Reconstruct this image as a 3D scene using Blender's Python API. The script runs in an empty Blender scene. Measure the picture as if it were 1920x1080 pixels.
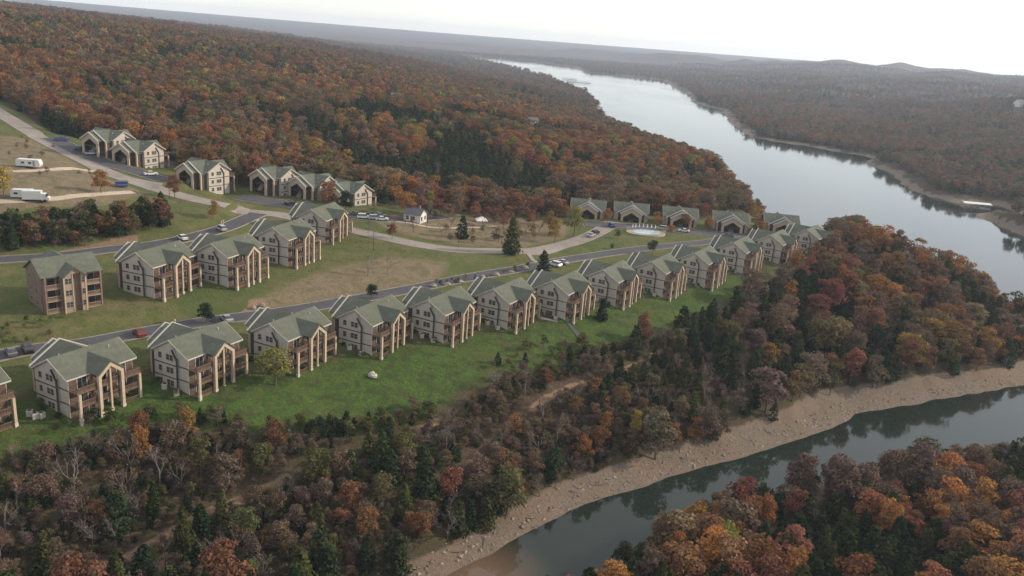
import bpy, math, random
import numpy as np
from math import sin, cos, tan, pi, radians, hypot, atan2, exp, log
from mathutils import Matrix, Vector
rnd = random.Random(11)
nr = np.random.RandomState(7)
scene = bpy.context.scene
col = scene.collection

# ------------------------------------------------------------------ camera
F_PX, PW, PH = 1550.0, 1920, 1080          # focal length in photo pixels
PITCH, ROLL, CZ = radians(16.7), radians(4.5), 95.0   # camera 95 m above the lake
FWD = np.array([0, cos(PITCH), -sin(PITCH)])
_r0 = np.array([1.0, 0, 0]); _u0 = np.array([0, sin(PITCH), cos(PITCH)])
RGT = _r0 * cos(ROLL) + _u0 * sin(ROLL)
UPV = _u0 * cos(ROLL) - _r0 * sin(ROLL)
cd = bpy.data.cameras.new('camera'); cam = bpy.data.objects.new('camera', cd); col.objects.link(cam)
cd.sensor_width = 36.0; cd.lens = 36.0 * F_PX / PW; cd.clip_start = 1.0; cd.clip_end = 30000
cam.matrix_world = Matrix(((RGT[0], UPV[0], -FWD[0], 0), (RGT[1], UPV[1], -FWD[1], 0), (RGT[2], UPV[2], -FWD[2], CZ), (0, 0, 0, 1)))
scene.camera = cam

# ------------------------------------------------------------------ light
SUN_AZ, SUN_EL = radians(76), radians(24)     # bearing clockwise from +Y, elevation
world = bpy.data.worlds.new('World'); scene.world = world; world.use_nodes = True
wn = world.node_tree; wn.nodes.clear()
sky = wn.nodes.new('ShaderNodeTexSky'); sky.sky_type = 'NISHITA'; sky.sun_disc = False
sky.sun_elevation = SUN_EL; sky.sun_rotation = SUN_AZ
sky.altitude = 300; sky.air_density = 1.0; sky.dust_density = 0.4; sky.ozone_density = 1.6
bg = wn.nodes.new('ShaderNodeBackground'); bg.inputs['Strength'].default_value = 0.15
wo = wn.nodes.new('ShaderNodeOutputWorld')
# thin high cloud veil over the whole sky
_tc = wn.nodes.new('ShaderNodeTexCoord'); _vn = wn.nodes.new('ShaderNodeTexNoise'); _vn.inputs['Scale'].default_value = 2.2; _vn.inputs['Detail'].default_value = 5
_vr = wn.nodes.new('ShaderNodeMapRange'); _vr.inputs[1].default_value = 0.3; _vr.inputs[2].default_value = 0.7; _vr.inputs[3].default_value = 0.45; _vr.inputs[4].default_value = 0.75
_vm = wn.nodes.new('ShaderNodeMix'); _vm.data_type = 'RGBA'; _vm.inputs[7].default_value = (9.3, 9.1, 8.9, 1)
wn.links.new(_tc.outputs['Generated'], _vn.inputs['Vector']); wn.links.new(_vn.outputs[0], _vr.inputs[0]); wn.links.new(_vr.outputs[0], _vm.inputs[0]); wn.links.new(sky.outputs[0], _vm.inputs[6])
wn.links.new(_vm.outputs[2], bg.inputs['Color']); wn.links.new(bg.outputs[0], wo.inputs['Surface'])
sl = bpy.data.lights.new('sun', 'SUN'); sl.energy = 5.0; sl.angle = radians(2.0); sl.color = (1.0, 0.85, 0.67)
sun = bpy.data.objects.new('sun', sl); col.objects.link(sun)
_sd = Vector((sin(SUN_AZ) * cos(SUN_EL), cos(SUN_AZ) * cos(SUN_EL), sin(SUN_EL)))
sun.rotation_euler = _sd.to_track_quat('Z', 'Y').to_euler(); sun.location = (200, 100, 300)
vs = scene.view_settings
vs.view_transform = 'Standard'; vs.look = 'None'; vs.exposure = 0.06; vs.gamma = 1.0; vs.use_curve_mapping = False
scene.cycles.max_bounces = 6; scene.cycles.diffuse_bounces = 2; scene.cycles.glossy_bounces = 2
scene.cycles.transmission_bounces = 2; scene.cycles.volume_bounces = 1; scene.cycles.transparent_max_bounces = 6
scene.cycles.use_denoising = True
scene.cycles.sample_clamp_indirect = 4.0

# ------------------------------------------------------------------ pixel -> ray helpers
def ray(px, py):
    px = np.asarray(px, float); py = np.asarray(py, float)
    return FWD + RGT * ((px - PW / 2) / F_PX)[..., None] + UPV * ((PH / 2 - py) / F_PX)[..., None]
def un(px, py, z):                      # the point at height z under that pixel
    d = ray(px, py); t = (z - CZ) / d[..., 2]
    return d[..., :2] * np.asarray(t)[..., None]
def un_d(px, py, r):                    # the point at horizontal distance r
    d = ray(px, py); t = r / np.hypot(d[..., 0], d[..., 1])
    return np.array([d[0] * t, d[1] * t, CZ + d[2] * t])
def project(p):
    v = np.asarray(p, float) - np.array([0, 0, CZ]); w = v @ FWD
    return PW / 2 + F_PX * (v @ RGT) / w, PH / 2 - F_PX * (v @ UPV) / w, w

# ------------------------------------------------------------------ numpy noise
_perm = nr.permutation(512)
def vnoise(x, y):
    xi = np.floor(x).astype(int); yi = np.floor(y).astype(int); xf = x - xi; yf = y - yi
    u = xf * xf * (3 - 2 * xf); v = yf * yf * (3 - 2 * yf)
    h = lambda a, b: _perm[(_perm[a & 511] + b) & 511] / 511.0
    return (h(xi, yi) * (1 - u) + h(xi + 1, yi) * u) * (1 - v) + (h(xi, yi + 1) * (1 - u) + h(xi + 1, yi + 1) * u) * v
def fbm(x, y, o=4):
    s = 0; a = 0.5; t = 0
    for k in range(o):
        s = s + a * vnoise(x + 17.3 * k, y - 9.1 * k); t += a; x = x * 2.03; y = y * 2.03; a *= 0.5
    return s / t

# ------------------------------------------------------------------ terrain heights
CT = []   # control points: x, y, z
def cz(px, py, z): p = un(px, py, z); CT.append((p[0], p[1], z))
def cr(px, py, r, tree=9.0): p = un_d(px, py, r); CT.append((p[0], p[1], max(p[2] - tree, 1.0)))
# lower terrace: front foot of the buildings
LOWER = [(-90, 840), (153, 790), (375, 745), (559, 705), (715, 673), (848, 650), (967, 625), (1075, 606), (1168, 580), (1256, 561), (1335, 541), (1405, 517), (1473, 500), (1540, 487)]
for p in LOWER: cz(p[0], p[1], 22)
for p in ((40, 665), (250, 632), (430, 600), (600, 576)): cz(p[0], p[1], 25.2)
for p in ((800, 540), (950, 508), (1060, 488), (1180, 470), (1350, 455)): cz(p[0], p[1], 25.0)
# lawn bank and slope below the lower row
for p, z in (((0, 860), 19), ((150, 850), 18.5), ((300, 800), 19), ((450, 770), 20), ((600, 760), 18.5), ((700, 790), 15.5), ((800, 740), 17.5), ((1000, 690), 18), ((1200, 620), 19.5), ((1350, 560), 20),
             ((0, 1070), 9.5), ((200, 1010), 10), ((470, 930), 11), ((620, 850), 13.5), ((250, 1080), 8), ((520, 1060), 6), ((850, 830), 12), ((1100, 710), 14.5), ((1250, 660), 15), ((1400, 600), 16),
             ((1000, 860), 8), ((1250, 760), 8), ((1500, 680), 8), ((1600, 560), 17), ((1560, 470), 20), ((1700, 600), 11), ((1850, 620), 4), ((1900, 600), 2.5)): cz(p[0], p[1], z)
# upper row terrace, road behind it
for p in ((90, 588), (308, 562), (445, 540), (556, 502), (624, 461)): cz(p[0], p[1], 29)
for p in ((0, 640), (150, 625), (420, 565), (560, 545), (700, 520)): cz(p[0], p[1], 27.0)
for p, z in (((0, 488), 31.5), ((200, 468), 31.5), ((357, 447), 31.8), ((467, 403), 33), ((150, 440), 33.5), ((300, 425), 34)): cz(p[0], p[1], z)
# main road and plateau
for p, z in (((0, 215), 47), ((100, 270), 44), ((200, 320), 41), ((290, 355), 38), ((420, 385), 35), ((520, 403), 33), ((660, 432), 31), ((760, 455), 29.6), ((900, 468), 28.2), ((1000, 470), 27.6), ((1080, 450), 27), ((1150, 425), 26.5),
             ((0, 310), 43.5), ((60, 365), 40.5), ((0, 420), 36), ((150, 390), 37.5), ((700, 410), 31.5), ((850, 430), 29), ((960, 440), 28), ((1205, 433), 26.4), ((1095, 409), 26.3), ((1180, 415), 26), ((1275, 426), 26), ((1370, 432), 26), ((1465, 440), 25.5),
             ((800, 500), 28), ((950, 490), 27.4), ((1100, 470), 26.4), ((214, 300), 41.5), ((271, 321), 39), ((391, 361), 35.5), ((526, 367), 34), ((600, 375), 33), ((668, 385), 32.5)): cz(p[0], p[1], z)
# wooded hill behind (canopy seen at that distance)
for p, r in (((0, 120), 520), ((0, 60), 680), ((0, 22), 860), ((100, 180), 440), ((200, 120), 560), ((200, 45), 880), ((330, 230), 430), ((330, 130), 600), ((400, 70), 900), ((500, 250), 400), ((520, 160), 560), ((560, 88), 950),
             ((700, 300), 390), ((700, 220), 480), ((720, 172), 620), ((720, 120), 1250), ((900, 320), 400), ((900, 240), 490), ((900, 195), 620), ((880, 150), 1150), ((700, 95), 1700), ((1000, 160), 1250), ((1050, 300), 430), ((1050, 225), 620), ((1000, 180), 1000),
             ((1200, 330), 430), ((1200, 255), 600), ((1330, 300), 520), ((1330, 360), 420), ((1420, 350), 460), ((1100, 225), 800), ((1080, 190), 1200),
             ((1550, 395), 378), ((1640, 415), 365), ((1750, 460), 355), ((1850, 502), 352)): cr(p[0], p[1], r, 11)
# far shore and far ridges
for p, r in (((1700, 240), 1250), ((1850, 260), 1150), ((1850, 330), 820), ((1850, 210), 1600), ((1550, 215), 1600), ((1700, 190), 1900), ((1500, 170), 2300), ((1850, 165), 2500), ((1700, 160), 2700), ((1740, 133), 3800), ((1919, 145), 3600), ((1580, 127), 4300), ((1400, 122), 4600),
             ((1350, 150), 3000), ((1250, 140), 4200), ((1200, 108), 6500), ((1000, 88), 6500), ((800, 78), 6500), ((600, 62), 6500), ((300, 34), 6500), ((100, 20), 6500), ((760, 95), 4500), ((600, 80), 3000), ((300, 40), 2500), ((0, 10), 2500)): cr(p[0], p[1], r, 8)
for p, r, t in (((880, 120), 3000, 30), ((900, 124), 2500, 26), ((960, 142), 1900, 24), ((860, 116), 3500, 34), ((940, 136), 2200, 26), ((800, 104), 3600, 28), ((1000, 152), 1600, 20), ((1070, 175), 1300, 15), ((1090, 195), 1150, 14), ((740, 100), 2600, 20), ((1030, 160), 1500, 16), ((840, 128), 2200, 20)): cr(p[0], p[1], r, t)
# bank on the near side of the cove, under the camera's right
for x, y, z in ((58, 88, 19), (20, 95, 12), (90, 100, 16), (110, 80, 26), (60, 50, 30), (0, 60, 20), (-30, 80, 13), (140, 130, 11), (170, 150, 11), (30, 30, 30), (-60, 60, 15), (-120, 70, 14), (190, 120, 22), (230, 190, 12),
                (-160, 120, 24), (-200, 180, 30), (-300, 250, 45), (-420, 400, 62), (-900, 900, 85), (500, 500, 20), (900, 700, 60), (3000, 2500, 105), (-3000, 3000, 90), (7000, 4500, 110), (-6000, 6000, 100), (400, 200, 25), (700, 300, 50)):
    CT.append((x, y, z))
CT = np.array(CT)
def lp(x, y): return np.arctan2(x, y), np.log(np.maximum(np.hypot(x, y), 1.0))
def tps_fit(P, v, lam):
    n = len(P); d2 = ((P[:, None] - P[None]) ** 2).sum(-1)
    K = np.where(d2 > 0, 0.5 * d2 * np.log(d2 + 1e-12), 0) + lam * np.eye(n)
    A = np.zeros((n + 3, n + 3)); A[:n, :n] = K; A[:n, n] = 1; A[:n, n + 1:] = P; A[n, :n] = 1; A[n + 1:, :n] = P.T
    return np.linalg.solve(A, np.concatenate([v, np.zeros(3)]))
_TP = np.stack(lp(CT[:, 0], CT[:, 1]), -1); _TW = tps_fit(_TP, CT[:, 2], 0.004)
def tps(x, y):
    a, b = lp(x, y); a = a.ravel(); b = b.ravel(); out = np.empty(len(a))
    for i in range(0, len(a), 20000):
        q = np.stack([a[i:i + 20000], b[i:i + 20000]], -1)
        d2 = ((q[:, None] - _TP[None]) ** 2).sum(-1)
        out[i:i + 20000] = (0.5 * d2 * np.log(d2 + 1e-12)) @ _TW[:-3] + _TW[-3] + q @ _TW[-2:]
    return out.reshape(np.shape(x))

# lake outline
W0 = lambda pts: [tuple(un(a, b, 0.0)) for a, b in pts]
cove_far = W0([(640, 1180), (740, 1130), (840, 1080), (907, 1045), (973, 1007), (1033, 973), (1093, 940), (1160, 922), (1273, 887), (1380, 862), (1480, 830), (1547, 803), (1590, 783), (1663, 767), (1780, 743), (1919, 722)])
cove_near = W0([(2100, 822), (1919, 850), (1700, 876), (1500, 908), (1300, 972), (1160, 1060), (1070, 1118), (960, 1170), (800, 1230)])
west = [un_d(1700, 420, 408)[:2], un_d(1560, 392, 425)[:2], un_d(1490, 388, 450)[:2], un_d(1445, 378, 500)[:2], un_d(1420, 345, 570)[:2], un_d(1330, 290, 690)[:2], un_d(1230, 250, 830)[:2], un_d(1150, 226, 1030)[:2]]
west = [tuple(p) for p in west]
west2 = W0([(1130, 208), (1122, 196), (1108, 180), (1075, 166), (1050, 158), (1043, 148), (1000, 137), (940, 123), (870, 108)])
far = W0([(868, 103.5), (1000, 116), (1078, 126), (1100, 136), (1180, 143), (1245, 151), (1262, 163), (1290, 178), (1300, 192), (1352, 206), (1385, 240), (1405, 257), (1500, 272), (1580, 286), (1632, 294), (1622, 308), (1678, 326), (1692, 345), (1740, 368), (1800, 382), (1870, 386), (1919, 400), (1919, 415), (1880, 400), (1828, 400), (1850, 415), (1919, 445), (2050, 480), (2300, 520)])
LAKE = cove_far + [(197, 271), (219, 280), (224, 297), (206, 312), (205, 334), (195, 356)] + west + west2 + far + [(420, 330), (330, 270)] + cove_near
LAKE = np.array(LAKE)
def sdf(x, y, poly):                     # signed distance, positive outside
    sh = np.shape(x); x = np.ravel(x); y = np.ravel(y)
    d = np.full(len(x), 1e18); ins = np.zeros(len(x), bool)
    n = len(poly)
    for i in range(n):
        ax, ay = poly[i]; bx, by = poly[(i + 1) % n]
        ex, ey = bx - ax, by - ay
        t = np.clip(((x - ax) * ex + (y - ay) * ey) / (ex * ex + ey * ey + 1e-12), 0, 1)
        d = np.minimum(d, (x - ax - t * ex) ** 2 + (y - ay - t * ey) ** 2)
        c = (ay > y) != (by > y)
        ins ^= c & (x < (bx - ax) * (y - ay) / (by - ay + 1e-12) + ax)
    d = np.sqrt(d)
    return np.where(ins, -d, d).reshape(sh)
def smin(a, b, k): h = np.clip(0.5 + 0.5 * (b - a) / k, 0, 1); return b + (a - b) * h - k * h * (1 - h)
def shore_s(x, y):
    r = np.hypot(x, y)
    return sdf(x, y, LAKE) + (fbm(x / 14, y / 14, 3) - 0.5) * np.clip(r * 0.02, 2.5, 30)
def base_height(x, y):
    r = np.hypot(x, y); s = shore_s(x, y)
    z = tps(x, y)
    rough = np.clip((r - 330) / 600, 0, 1)
    z = z + (fbm(x / 6.5, y / 6.5, 3) - 0.5) * 0.8 * (r < 600) + (fbm(x / 60, y / 60, 4) - 0.5) * (1.0 + 9 * rough) + (fbm(x / 420 + 5, y / 420, 3) - 0.5) * 60 * np.clip((r - 1500) / 3500, 0, 1) * np.clip((s - 60) / 600, 0, 1) + (fbm(x / 230 + 2, y / 300 - 3, 3) - 0.5) * 52 * np.clip((r - 750) / 900, 0, 1) * np.clip((s - 30) / 260, 0, 1) * (x > 60) + (fbm(x / 950 - 7, y / 950 + 3, 2) - 0.5) * 90 * np.clip((r - 2300) / 1500, 0, 1) * np.clip((s - 100) / 700, 0, 1)
    z = np.maximum(z, 1.8)
    bank = np.where(s < 6, 0.26 * s, 1.56 + 0.8 * (s - 6))
    zl = smin(z, bank, 1.2)
    return np.where(s > 0, np.maximum(zl, 0.02 * s), np.maximum(0.22 * s, -7)), s

def march(pts, fn):                      # where each pixel's ray meets the ground
    pts = np.array(pts, float); d = ray(pts[:, 0], pts[:, 1]); h = np.hypot(d[:, 0], d[:, 1])
    rs = np.geomspace(70, 9000, 700)
    X = d[:, 0:1] / h[:, None] * rs; Y = d[:, 1:2] / h[:, None] * rs; Zr = CZ + d[:, 2:3] / h[:, None] * rs
    Zg = fn(X, Y)
    below = Zr < Zg; k = np.argmax(below, 1); k = np.maximum(k, 1); i = np.arange(len(pts))
    a = (Zr - Zg)[i, k - 1]; b = (Zr - Zg)[i, k]; t = a / (a - b + 1e-9)
    r = rs[k - 1] + (rs[k] - rs[k - 1]) * np.clip(t, 0, 1)
    return np.stack([d[:, 0] / h * r, d[:, 1] / h * r], -1)
bh = lambda x, y: base_height(x, y)[0]
def G(pts): return march(pts, bh)

# roads: centre lines (photo pixels on the ground) and widths in metres
ROADS = {
    'main_road': ([(-120, 150), (-40, 192), (20, 225), (100, 270), (200, 320), (290, 352), (360, 373), (424, 387), (487, 396), (540, 406), (600, 420), (660, 433), (720, 446), (790, 460), (860, 469), (930, 471), (1000, 470), (1050, 461), (1095, 447), (1130, 430), (1150, 417)], 7.0),
    'upper_lane': ([(-60, 492), (0, 488), (100, 481), (200, 470), (290, 459), (357, 447), (420, 428), (460, 410), (485, 398)], 6.5),
    'lower_lane': ([(-60, 682), (40, 660), (150, 645), (280, 622), (400, 602), (520, 586), (640, 566), (760, 545), (880, 520), (980, 503), (1060, 489), (1140, 476), (1200, 467), (1290, 458), (1400, 448)], 5.8),
    'hillside_parking': ([(95, 258), (150, 285), (205, 307), (250, 322), (310, 345)], 7.0),
    'court_parking': ([(452, 366), (500, 377), (560, 386), (640, 400), (700, 409), (770, 410), (830, 408)], 10.0),
    'far_parking': ([(1062, 416), (1130, 421), (1230, 428), (1330, 438), (1440, 444), (1520, 446)], 9.0),
}
def resample(P, step):
    P = np.array(P); out = []
    n = len(P)
    for i in range(n - 1):
        p0 = P[max(i - 1, 0)]; p1 = P[i]; p2 = P[i + 1]; p3 = P[min(i + 2, n - 1)]
        m = max(2, int(np.hypot(*(p2 - p1)) / step))
        for k in range(m):
            t = k / m
            out.append(0.5 * ((2 * p1) + (-p0 + p2) * t + (2 * p0 - 5 * p1 + 4 * p2 - p3) * t * t + (-p0 + 3 * p1 - 3 * p2 + p3) * t ** 3))
    out.append(P[-1]); return np.array(out)
RL = {}
for k, (pp, w) in ROADS.items():
    c = resample(G(pp), 3.0); z = bh(c[:, 0], c[:, 1])
    for _ in range(6): z = np.convolve(np.pad(z, 3, 'edge'), np.ones(7) / 7, 'valid')
    RL[k] = (c, z, w)
def road_blend(x, y, z):
    sh = np.shape(x); x = np.ravel(x); y = np.ravel(y); z = np.ravel(z).copy(); dm = np.full(len(x), 99.0)
    near = (np.hypot(x, y) < 560) & (np.hypot(x, y) > 120); idx = np.nonzero(near)[0]
    for c, zr, w in RL.values():
        xi, yi = x[idx], y[idx]
        best = np.full(len(idx), 1e9); bz = np.zeros(len(idx))
        for i in range(len(c) - 1):
            ex, ey = c[i + 1] - c[i]; t = np.clip(((xi - c[i][0]) * ex + (yi - c[i][1]) * ey) / (ex * ex + ey * ey + 1e-9), 0, 1)
            d = np.hypot(xi - c[i][0] - t * ex, yi - c[i][1] - t * ey); m = d < best
            best[m] = d[m]; bz[m] = (zr[i] + t * (zr[i + 1] - zr[i]))[m]
        wgt = np.clip(1 - (best - w / 2 - 1.5) / 5.0, 0, 1); wgt = wgt * wgt * (3 - 2 * wgt)
        z[idx] = z[idx] * (1 - wgt) + bz * wgt
        dm[idx] = np.minimum(dm[idx], best - w / 2)
    return z.reshape(sh), dm.reshape(sh)
def height(x, y):
    x = np.atleast_1d(np.asarray(x, float)); y = np.atleast_1d(np.asarray(y, float))
    return road_blend(x, y, base_height(x, y)[0])[0]
def gz(x, y): return float(height(x, y)[0])

# zones on the ground (photo pixels traced onto the terrain)
DEV = G([(-160, 120), (0, 190), (100, 250), (160, 262), (210, 268), (330, 312), (445, 352), (520, 352), (640, 372), (700, 386), (760, 384), (850, 394), (1000, 402), (1070, 398), (1110, 400), (1300, 412), (1500, 425), (1545, 450), (1510, 500), (1415, 545), (1320, 585), (1225, 632), (1110, 660), (1000, 690), (900, 725), (830, 780), (700, 815), (560, 830), (430, 815), (330, 790), (200, 808), (90, 850), (0, 850), (-200, 880), (-300, 500)])
LAWN = G([(-60, 790), (60, 740), (200, 720), (300, 690), (480, 700), (700, 655), (1000, 605), (1250, 548), (1440, 495), (1415, 545), (1290, 600), (1190, 650), (1080, 685), (960, 700), (860, 735), (800, 790), (640, 815), (480, 815), (370, 800), (200, 815), (60, 860), (-60, 880)])
ROCK = G([(440, 592), (470, 560), (500, 560), (498, 585)])
ROCK3 = G([(90, 470), (180, 452), (262, 438), (262, 448), (185, 462), (90, 478)])
ROCK2 = G([(800, 545), (860, 532), (960, 510), (1010, 497), (1000, 488), (900, 512), (790, 532)])
LAWN2 = G([(-100, 600), (190, 580), (420, 545), (600, 490), (660, 445), (780, 470), (930, 480), (1160, 450), (1200, 462), (1040, 487), (900, 510), (740, 530), (600, 560), (400, 590), (100, 635), (-100, 655)])
DRY = G([(620, 500), (720, 480), (850, 490), (820, 530), (640, 560), (440, 590), (470, 560)])
MEDIAN = G([(700, 418), (850, 405), (1000, 412), (1070, 420), (1060, 445), (980, 462), (860, 458), (760, 440)])
FIELD = G([(-100, 250), (60, 260), (180, 325), (280, 362), (200, 385), (0, 400), (-100, 400)])
UPB = G([(0, 470), (150, 455), (300, 428), (440, 395), (460, 400), (380, 440), (200, 462), (0, 480)])
TRACK = resample(G([(60, 1100), (200, 1062), (300, 1010), (380, 965), (470, 930), (560, 880), (640, 850), (740, 820), (820, 790)]), 0.9)
TRACK2 = resample(G([(640, 950), (740, 925), (830, 900), (900, 850), (960, 800), (1020, 750), (1100, 712), (1180, 690), (1240, 660)]), 0.9)
def dline(x, y, c):
    d = np.full(np.shape(x), 1e9); k = np.nonzero((np.hypot(x, y) < 330) & (np.hypot(x, y) > 90))[0]; xs, ys = x[k], y[k]; e = np.full(len(k), 1e9)
    for i in range(len(c)): e = np.minimum(e, (xs - c[i][0]) ** 2 + (ys - c[i][1]) ** 2)
    d[k] = np.sqrt(e); return d

# ------------------------------------------------------------------ object helpers
def tag(o, label=None, cat=None, group=None, kind=None):
    if label: o['label'] = label
    if cat: o['category'] = cat
    if group: o['group'] = group
    if kind: o['kind'] = kind
    return o
def link(o, parent=None):
    col.objects.link(o)
    if parent: o.parent = parent
    return o
def empty(name, loc=(0, 0, 0), rz=0.0):
    o = bpy.data.objects.new(name, None); o.empty_display_size = 0.5; o.location = loc; o.rotation_euler = (0, 0, rz); return link(o)
def copy_tree(o, parent=None):
    c = o.copy(); col.objects.link(c)
    if parent: c.parent = parent
    for ch in o.children: copy_tree(ch, c)
    return c
class MB:
    def __init__(s): s.v = []; s.f = []
    def add(s, v, f):
        n = len(s.v); s.v += [tuple(p) for p in v]; s.f += [tuple(i + n for i in q) for q in f]; return s
    def box(s, x0, x1, y0, y1, z0, z1):
        return s.add([(x0, y0, z0), (x1, y0, z0), (x1, y1, z0), (x0, y1, z0), (x0, y0, z1), (x1, y0, z1), (x1, y1, z1), (x0, y1, z1)],
                     [(0, 3, 2, 1), (4, 5, 6, 7), (0, 1, 5, 4), (1, 2, 6, 5), (2, 3, 7, 6), (3, 0, 4, 7)])
    def prism(s, poly, axis, a, b):      # poly in the plane across the axis
        n = len(poly)
        P = {'x': lambda p, t: (t, p[0], p[1]), 'y': lambda p, t: (p[0], t, p[1]), 'z': lambda p, t: (p[0], p[1], t)}[axis]
        v = [P(p, a) for p in poly] + [P(p, b) for p in poly]
        return s.add(v, [tuple(range(n))[::-1], tuple(range(n, 2 * n))] + [(i, (i + 1) % n, n + (i + 1) % n, n + i) for i in range(n)])
    def ring(s, outer, inner, axis, a, b):   # frame: outer polygon with an opening, equal point counts, open at the foot
        n = len(outer)
        P = {'x': lambda p, t: (t, p[0], p[1]), 'y': lambda p, t: (p[0], t, p[1])}[axis]
        for i in range(n - 1):
            q = [outer[i], outer[i + 1], inner[i + 1], inner[i]]
            s.add([P(p, a) for p in q] + [P(p, b) for p in q], [(0, 1, 2, 3), (7, 6, 5, 4), (0, 4, 5, 1), (1, 5, 6, 2), (2, 6, 7, 3), (3, 7, 4, 0)])
        return s
    def beam(s, p, q, w, h=None):
        p = Vector(p); q = Vector(q); h = h or w; d = (q - p).normalized()
        a = d.cross(Vector((0, 0, 1)))
        a = Vector((1, 0, 0)) if a.length < 1e-4 else a.normalized()
        b = d.cross(a).normalized(); a = a * (w / 2); b = b * (h / 2)
        return s.add([p - a - b, p + a - b, p + a + b, p - a + b, q - a - b, q + a - b, q + a + b, q - a + b],
                     [(0, 3, 2, 1), (4, 5, 6, 7), (0, 1, 5, 4), (1, 2, 6, 5), (2, 3, 7, 6), (3, 0, 4, 7)])
    def slab(s, quad, t):                # four top corners, thickness downwards along the normal
        q = [Vector(p) for p in quad]; n = (q[1] - q[0]).cross(q[2] - q[0]).normalized()
        if n.z < 0: n = -n
        lo = [p - n * t for p in q]
        m = len(q)
        return s.add(q + lo, [tuple(range(m)), tuple(range(m, 2 * m))[::-1]] + [(i, m + i, m + (i + 1) % m, (i + 1) % m) for i in range(m)])
    def cyl(s, p, q, r0, r1, n=8):
        p = Vector(p); q = Vector(q); d = (q - p).normalized(); a = d.orthogonal().normalized(); b = d.cross(a)
        v = [p + (a * cos(2 * pi * i / n) + b * sin(2 * pi * i / n)) * r0 for i in range(n)] + [q + (a * cos(2 * pi * i / n) + b * sin(2 * pi * i / n)) * r1 for i in range(n)]
        return s.add(v, [(i, (i + 1) % n, n + (i + 1) % n, n + i) for i in range(n)] + [tuple(range(n))[::-1], tuple(range(n, 2 * n))])
    def mesh(s, name, mat, smooth=False):
        me = bpy.data.meshes.new(name); me.from_pydata(s.v, [], s.f)
        import bmesh
        bm = bmesh.new(); bm.from_mesh(me); bmesh.ops.recalc_face_normals(bm, faces=bm.faces); bm.to_mesh(me); bm.free()
        if mat: me.materials.append(mat)
        if smooth:
            for p in me.polygons: p.use_smooth = True
        return me
    def build(s, name, mat, parent=None, smooth=False):
        o = bpy.data.objects.new(name, s.mesh(name, mat, smooth)); return link(o, parent)

# ------------------------------------------------------------------ materials
ALB = 0.80      # overall reflectance level of painted and built surfaces
def newmat(name):
    m = bpy.data.materials.new(name); m.use_nodes = True; nt = m.node_tree
    return m, nt, nt.nodes['Principled BSDF']
def N(nt, kind, **kw):
    n = nt.nodes.new(kind)
    for k, v in kw.items():
        if k in n.inputs: n.inputs[k].default_value = v
        else: setattr(n, k, v)
    return n
def mixc(nt, fac, a, b, blend='MIX'):
    n = nt.nodes.new('ShaderNodeMix'); n.data_type = 'RGBA'; n.blend_type = blend
    for sock, v in ((n.inputs[0], fac), (n.inputs[6], a), (n.inputs[7], b)):
        if hasattr(v, 'is_output'): nt.links.new(v, sock)
        elif isinstance(v, (int, float)): sock.default_value = v
        else: sock.default_value = tuple(v) + ((1,) if len(v) == 3 else ())
    return n.outputs[2]
def noise(nt, scale, detail=4, rough=0.6, vec=None, stretch=None):
    n = nt.nodes.new('ShaderNodeTexNoise'); n.inputs['Scale'].default_value = scale; n.inputs['Detail'].default_value = detail; n.inputs['Roughness'].default_value = rough
    if vec is None:
        tc = nt.nodes.new('ShaderNodeTexCoord'); vec = tc.outputs['Object']
    if stretch:
        mp = nt.nodes.new('ShaderNodeMapping'); mp.inputs['Scale'].default_value = stretch; nt.links.new(vec, mp.inputs['Vector']); vec = mp.outputs[0]
    nt.links.new(vec, n.inputs['Vector']); return n.outputs[0]
def ramp(nt, v, lo, hi, a=0.0, b=1.0):
    n = nt.nodes.new('ShaderNodeMapRange'); n.inputs[1].default_value = lo; n.inputs[2].default_value = hi; n.inputs[3].default_value = a; n.inputs[4].default_value = b
    nt.links.new(v, n.inputs[0]); return n.outputs[0]
def simple(name, c, rough=0.8, var=0.25, scale=1.5, stretch=None, bump=0.0, spec=0.3, metal=0.0):
    m, nt, b = newmat(name); c = tuple(x * ALB for x in c)
    n1 = noise(nt, scale, 5, 0.65, stretch=stretch)
    lo = tuple(x * (1 - var) for x in c); hi = tuple(min(1, x * (1 + var)) for x in c)
    nt.links.new(mixc(nt, ramp(nt, n1, 0.3, 0.7), lo, hi), b.inputs['Base Color'])
    b.inputs['Roughness'].default_value = rough; b.inputs['Specular IOR Level'].default_value = spec; b.inputs['Metallic'].default_value = metal
    if bump:
        bp = nt.nodes.new('ShaderNodeBump'); bp.inputs['Strength'].default_value = bump; bp.inputs['Distance'].default_value = 0.05
        nt.links.new(n1, bp.inputs['Height']); nt.links.new(bp.outputs[0], b.inputs['Normal'])
    return m
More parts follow.
